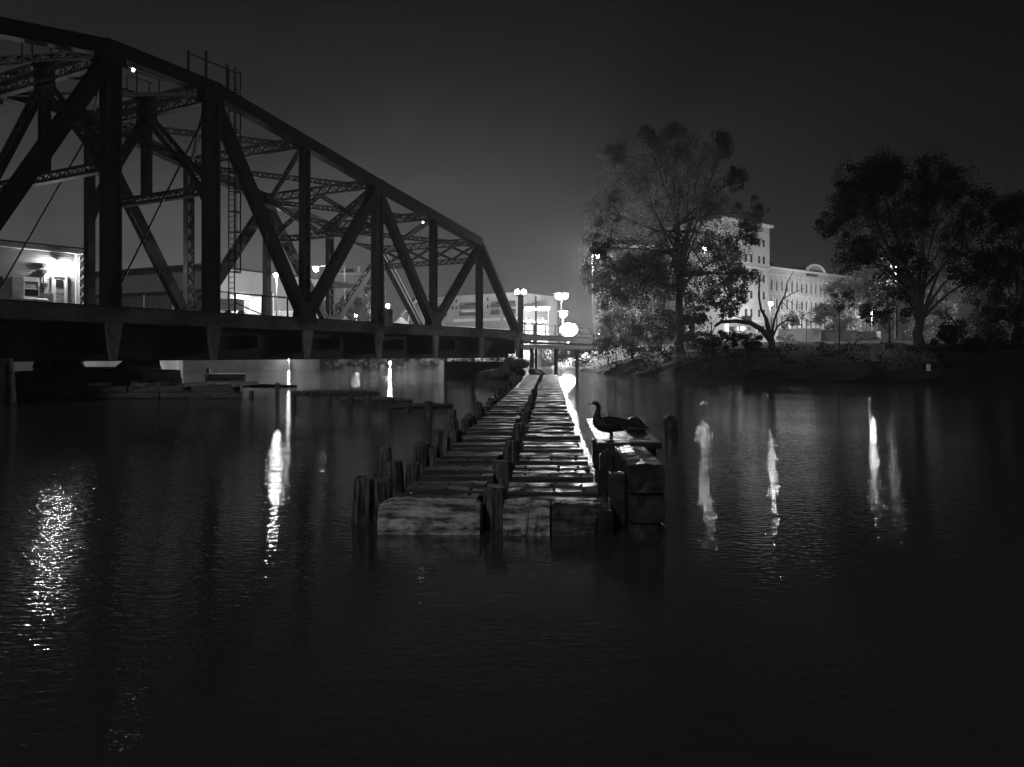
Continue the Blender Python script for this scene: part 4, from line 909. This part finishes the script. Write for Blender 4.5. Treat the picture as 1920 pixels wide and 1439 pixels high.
wp = P(1741, 700, 49.6); mp_ = thing('marker_post', 'short dark post with a white top at the waterline below the right hand tree', 'post', (wp.x, 49.6, 0))
MB().tube([V((wp.x, 49.6, -.6)), P(1741, 696, 49.6)], .12, 12).build('shaft', M['black'], mp_)
MB().tube([P(1741, 696, 49.6), P(1741, 683, 49.6)], .13, 12).build('white_band', M['white'], mp_)
ms = thing('arched_marker', 'pale arched panel standing in the bushes under the big tree', 'panel', P(1296, 636, 80))
prof = [(-.32, -.95), (.32, -.95), (.32, .6)] + [(.32*math.cos(math.pi*k/8), .6+.35*math.sin(math.pi*k/8)) for k in range(1, 8)] + [(-.32, .6)]
c = P(1296, 619, 80); MB().loft([[c+V((x, y, z)) for x, z in prof] for y in (-.08, .08)]).build('panel', M['grey'], ms); MB().bar(c+V((.36, -.1, -.95)), c+V((.36, -.1, .7)), .1, .1, up=V((0, 1, 0))).build('edge_post', M['white'], ms)
ps = thing('small_sign', 'small white angular sign in the bushes left of the arched panel', 'sign', P(1182, 642, 84))
MB().loft([[P(1178, 634, 84+d), P(1186, 634, 84+d), P(1186, 619, 84+d), P(1182, 624, 84+d)] for d in (0, .06)]).build('panel', M['white'], ps); MB().bar(P(1184, 634, 84.1), P(1184, 650, 84.1), .08, .08, up=V((0, 1, 0))).build('post', M['grey'], ps)
# ------------------------------------------------------------------ trees
def leaves_mesh(cents, size, nl, name, m, parent, kind=None, origin=None):
    v = []; f = []; 
    for i in range(nl):
        c, sp = random.choice(cents); g = random.gauss
        d_ = V((g(0, 1), g(0, 1), g(0, .8))); d_ = d_*min(1, 1.5/max(.01, d_.length)); p = c + d_*sp
        a = V((g(0, 1), g(0, 1), g(0, 1))).normalized(); b = a.orthogonal().normalized(); s = size*R(.6, 1.35); k = len(v)
        v += [tuple(p-a*s*.6), tuple(p+b*s*.3), tuple(p+a*s*.6), tuple(p-b*s*.3)]; f.append((k, k+1, k+2, k+3))
    q = MB(); q.v = v; q.f = f
    return q.build(name, m, parent, kind=kind, origin=origin)
def tree(name, label, base, Y, lumps, forks, r0, nl, size, m, group=None, spread=3.0, zg=None, bare=0, tw=5, sub=16):
    bp = P(base[0], base[1], Y); zg = bank_at(bp.x, bp.y) if zg is None else zg; b0 = V((bp.x, Y, zg-.1))
    t = thing(name, label, 'bush' if 'bush' in name or 'shrub' in name else 'tree', (b0.x, b0.y, zg), group)
    fk = [P(fx, fy, Y) for fx, fy in forks]; pts = [b0] + fk; nF = len(pts)
    q = MB(); path = []
    for a, b in zip(pts, pts[1:]):
        for k in range(4): path.append(a.lerp(b, k/4) + V((R(-1, 1), R(-1, 1), 0))*r0*.35)
    path.append(pts[-1]); q.tube(path, [r0*(1.25 if k == 0 else 1-.55*k/len(path)) for k in range(len(path))], 9, .06)
    cents = []
    for lx, ly, lr in lumps:
        R_ = lr*Y/F; c = P(lx, ly, Y); c.y += R(-spread, spread)
        st = path[min(len(path)-1, int(len(path)*R(.45, .98)))]
        mid = st.lerp(c, .5) + V((R(-.5, .5), R(-.5, .5), R(.1, .9)))*R_*.4
        q.tube([st, st.lerp(mid, .5)+V((0, 0, R_*.05)), mid, c], [r0*.34, r0*.26, r0*.17, r0*.06], 6, .05)
        for k in range(tw):
            d = V((R(-1, 1), R(-1, 1), R(-.5, 1))).normalized(); s_ = mid.lerp(c, R(0, 1)); e_ = c + d*R_*R(.6, 1.05)
            q.tube([s_, s_.lerp(e_, .5)+V((0, 0, R_*.08)), e_], [r0*.12, r0*.08, r0*.02], 5)
        for k in range(sub):
            d = V((random.gauss(0, 1), random.gauss(0, 1), random.gauss(0, 1))).normalized()*R_*(R(.15, 1)**.5); cents.append((c+d, R_*R(.10, .34)))
    q.build('trunk', M['bark'], t)
    if nl: leaves_mesh(cents, size, nl, 'crown', m, t)
    return t
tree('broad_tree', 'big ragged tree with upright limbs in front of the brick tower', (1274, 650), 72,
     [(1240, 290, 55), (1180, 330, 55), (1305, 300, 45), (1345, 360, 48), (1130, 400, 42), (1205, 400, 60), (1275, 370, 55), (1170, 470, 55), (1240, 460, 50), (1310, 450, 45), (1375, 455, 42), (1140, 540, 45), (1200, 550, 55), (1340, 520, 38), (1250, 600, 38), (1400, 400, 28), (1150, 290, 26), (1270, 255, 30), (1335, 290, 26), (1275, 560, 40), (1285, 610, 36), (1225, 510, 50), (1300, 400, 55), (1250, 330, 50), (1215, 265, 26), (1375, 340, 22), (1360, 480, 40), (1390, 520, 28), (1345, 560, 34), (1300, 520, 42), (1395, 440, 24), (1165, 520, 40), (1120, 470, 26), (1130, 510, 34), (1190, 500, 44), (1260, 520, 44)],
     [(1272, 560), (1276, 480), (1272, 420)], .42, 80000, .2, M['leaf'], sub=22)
tree('lit_tree', 'brightly lit leafy young tree at the lower left of the big ragged tree', (1185, 655), 77, [(1150, 560, 34), (1195, 540, 38), (1232, 578, 34), (1170, 600, 34), (1215, 618, 30), (1140, 610, 26), (1250, 610, 26), (1215, 500, 24)], [(1187, 600)], .16, 20000, .19, M['leaflit'], sub=22)  # tree added for the lit foliage, its brightness put into the leaf colour
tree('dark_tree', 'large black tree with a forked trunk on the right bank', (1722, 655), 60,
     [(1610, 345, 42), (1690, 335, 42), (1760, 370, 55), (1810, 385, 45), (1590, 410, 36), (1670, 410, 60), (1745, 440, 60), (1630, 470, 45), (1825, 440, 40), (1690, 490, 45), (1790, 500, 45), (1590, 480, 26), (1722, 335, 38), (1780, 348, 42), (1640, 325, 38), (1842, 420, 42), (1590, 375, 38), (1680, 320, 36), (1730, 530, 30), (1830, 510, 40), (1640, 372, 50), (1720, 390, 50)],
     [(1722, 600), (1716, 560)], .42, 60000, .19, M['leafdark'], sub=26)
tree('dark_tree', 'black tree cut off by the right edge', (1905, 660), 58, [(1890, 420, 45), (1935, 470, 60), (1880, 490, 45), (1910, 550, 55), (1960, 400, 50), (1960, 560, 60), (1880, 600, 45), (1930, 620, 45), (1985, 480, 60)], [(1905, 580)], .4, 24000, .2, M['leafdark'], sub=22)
tree('lit_leaf_tree', 'bright lit leaved tree over the containers', (1605, 645), 124, [(1572, 545, 28), (1608, 535, 30), (1590, 578, 30), (1640, 560, 28), (1560, 585, 24), (1632, 528, 20), (1580, 612, 24)], [(1603, 590)], .3, 9000, .42, M['leaflit'], zg=3.4)
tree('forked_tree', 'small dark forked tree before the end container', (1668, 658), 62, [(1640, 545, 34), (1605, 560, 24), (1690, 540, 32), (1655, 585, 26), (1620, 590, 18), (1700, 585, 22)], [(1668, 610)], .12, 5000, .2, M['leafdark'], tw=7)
tree('lit_leaf_tree', 'lit leafy tree right of the black tree trunk', (1772, 655), 74, [(1755, 555, 32), (1790, 590, 34), (1748, 615, 26), (1810, 625, 28), (1770, 580, 30), (1775, 640, 24), (1735, 590, 18)], [(1772, 610)], .2, 9000, .22, M['leaflit'])
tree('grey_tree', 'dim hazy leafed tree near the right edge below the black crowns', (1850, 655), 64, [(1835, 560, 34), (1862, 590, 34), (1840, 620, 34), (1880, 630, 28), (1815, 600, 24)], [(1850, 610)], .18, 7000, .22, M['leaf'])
tree('sapling', 'thin sapling standing left of the leaning trunk', (1332, 668), 63, [(1335, 560, 22), (1350, 580, 20), (1322, 590, 18), (1375, 575, 20), (1390, 555, 16)], [(1334, 610)], .07, 2600, .18, M['leaf'])
tree('sapling', 'slim dark sapling before the middle grey container', (1574, 655), 60, [(1573, 590, 5), (1575, 575, 4)], [(1574, 620), (1573, 580)], .06, 60, .1, M['leafdark'], tw=2)
for k, (nm, lb_, b_, Y, lumps, nl, mm) in enumerate((
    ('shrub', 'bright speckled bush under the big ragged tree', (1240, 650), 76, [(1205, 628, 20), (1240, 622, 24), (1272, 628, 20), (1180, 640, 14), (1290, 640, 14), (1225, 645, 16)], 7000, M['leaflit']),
    ('shrub', 'lit bush at the water side left of the arched panel', (1155, 655), 70, [(1130, 642, 16), (1160, 636, 20), (1185, 648, 16)], 4000, M['leaflit']),
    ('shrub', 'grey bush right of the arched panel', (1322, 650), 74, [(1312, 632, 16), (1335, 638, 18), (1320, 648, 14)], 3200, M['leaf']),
    ('shrub', 'lit scrubby bush before the darkest container', (1622, 655), 100, [(1606, 640, 14), (1626, 634, 14), (1640, 646, 12)], 2600, M['leaflit']),
    ('shrub', 'tall lit bush just right of the black tree trunk', (1752, 660), 66, [(1745, 640, 16), (1752, 610, 18), (1760, 580, 18), (1742, 560, 14)], 4200, M['leaflit']),
    ('shrub', 'round dark bush above the white container', (1512, 612), 112, [(1500, 592, 22), (1530, 588, 24), (1550, 600, 18), (1480, 605, 14)], 4200, M['leaf']),
    ('shrub', 'dark bush below the leaning trunk', (1375, 655), 63, [(1360, 635, 20), (1390, 640, 20), (1415, 640, 18), (1340, 645, 16)], 4500, M['leafdark']),
    ('shrub', 'dark bush right of the black tree trunk', (1790, 660), 58, [(1775, 620, 24), (1795, 640, 26), (1765, 645, 20)], 4200, M['leafdark']),
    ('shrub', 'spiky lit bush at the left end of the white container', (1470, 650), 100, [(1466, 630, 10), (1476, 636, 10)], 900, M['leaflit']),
    ('shrub', 'low bush at the bank left of the bright lamp foliage', (1140, 650), 82, [(1125, 640, 14), (1150, 640, 16)], 2200, M['leaf']),
    ('shrub', 'dim bush between the black tree and the right edge', (1840, 668), 56, [(1825, 655, 22), (1860, 655, 24), (1895, 660, 26)], 4500, M['leafdark']))):
    tree(nm, lb_, b_, Y, lumps, [(b_[0], b_[1]-14)], .06, nl, .17, mm, spread=.8, tw=4, sub=12)
for px, Y, lumps, lb_, mm in ((655, 128, [(650, 565, 18), (672, 575, 18), (660, 590, 16), (640, 580, 14)], 'dark tree behind the bridge near the power house', M['leaf']), (690, 122, [(688, 560, 12), (696, 588, 12), (684, 592, 12)], 'lit tree beside the low glowing lamp behind the bridge', M['leaflit'])):
    tree('background_tree', lb_, (px, 600), Y, lumps, [(px, 595)], .2, 3000, .35, mm, zg=3.3)
# bare tree with a leaning trunk
bt_ = thing('bare_tree', 'leafless tree with wide curved branches by the white container', 'tree', P(1448, 660, 62))
Yb = 62; q = MB()
q.tube([P(1448, 668, Yb), P(1447, 640, Yb), P(1440, 615, Yb), P(1436, 595, Yb)], [.34, .28, .2, .16], 9, .08); tk = q.build('trunk', M['bark'], bt_)
def branch(pts, r0, r1): 
    n_ = len(pts); MB().tube([P(x, y, Yb+d) for x, y, d in pts], [r0+(r1-r0)*k/(n_-1) for k in range(n_)], 7, .06).build('branch', M['bark'], bt_)
branch([(1437, 598, 0), (1427, 580, .2), (1423, 555, .4), (1424, 525, .5), (1428, 508, .6)], .13, .03)
branch([(1447, 630, 0), (1452, 600, -.2), (1463, 570, -.4), (1472, 553, -.5), (1476, 530, -.5), (1488, 508, -.6)], .12, .02)
branch([(1470, 560, -.5), (1490, 548, -.4), (1510, 540, -.3)], .05, .015)
branch([(1449, 632, 0), (1458, 612, .4), (1474, 601, .6), (1490, 602, .8), (1505, 612, .9)], .11, .03)
branch([(1474, 601, .6), (1484, 594, .6), (1500, 592, .6)], .04, .015); branch([(1465, 565, -.4), (1480, 580, -.3), (1492, 595, -.3)], .03, .01); branch([(1468, 560, -.4), (1485, 568, 0), (1500, 580, .2)], .03, .01)
branch([(1446, 640, 0), (1428, 618, -.5), (1408, 606, -.8), (1380, 602, -1.2), (1352, 604, -1.5), (1340, 612, -1.6)], .26, .12)
branch([(1410, 607, -.8), (1395, 598, -.9), (1372, 592, -1), (1366, 590, -1)], .07, .02)
# undergrowth along the right bank
cents = []
for i, (x, y) in enumerate(sh2[:-12]):
    for k in range(5):
        o2 = R(.8, 8.5); cents.append((V((x+R(-.8, .8), y+o2, bank_z(o2)+R(.05, .45))), R(.25, .5)))
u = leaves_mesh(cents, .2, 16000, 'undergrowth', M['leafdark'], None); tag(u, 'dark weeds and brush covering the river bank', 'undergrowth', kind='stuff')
cents = []
for a_, b_ in ((LQ[4], LQ[5]), (LQ[5], LQ[6])):
    for k in range(40):
        f_ = random.random(); cents.append((V((a_[0]+(b_[0]-a_[0])*f_, a_[1]+(b_[1]-a_[1])*f_-R(.5, 1.6), R(.2, 1.6))), R(.2, .45)))
u2 = leaves_mesh(cents, .3, 5000, 'bank_brush', M['leaf'], None); tag(u2, 'brush growing along the quay foot under the bridge', 'undergrowth', kind='stuff')

hz = MB().bx(-430, 430, -45, 530, -2, 48).build('haze', bpy.data.materials.new('haze_air')); tag(hz, kind='stuff')
hm = hz.data.materials[0]; hm.use_nodes = True; t_ = hm.node_tree; t_.nodes.clear()
pv_ = t_.nodes.new('ShaderNodeVolumePrincipled'); pv_.inputs['Color'].default_value = (.9, .9, .9, 1); pv_.inputs['Density'].default_value = .00045; pv_.inputs['Anisotropy'].default_value = .45
om = t_.nodes.new('ShaderNodeOutputMaterial'); t_.links.new(pv_.outputs[0], om.inputs['Volume'])
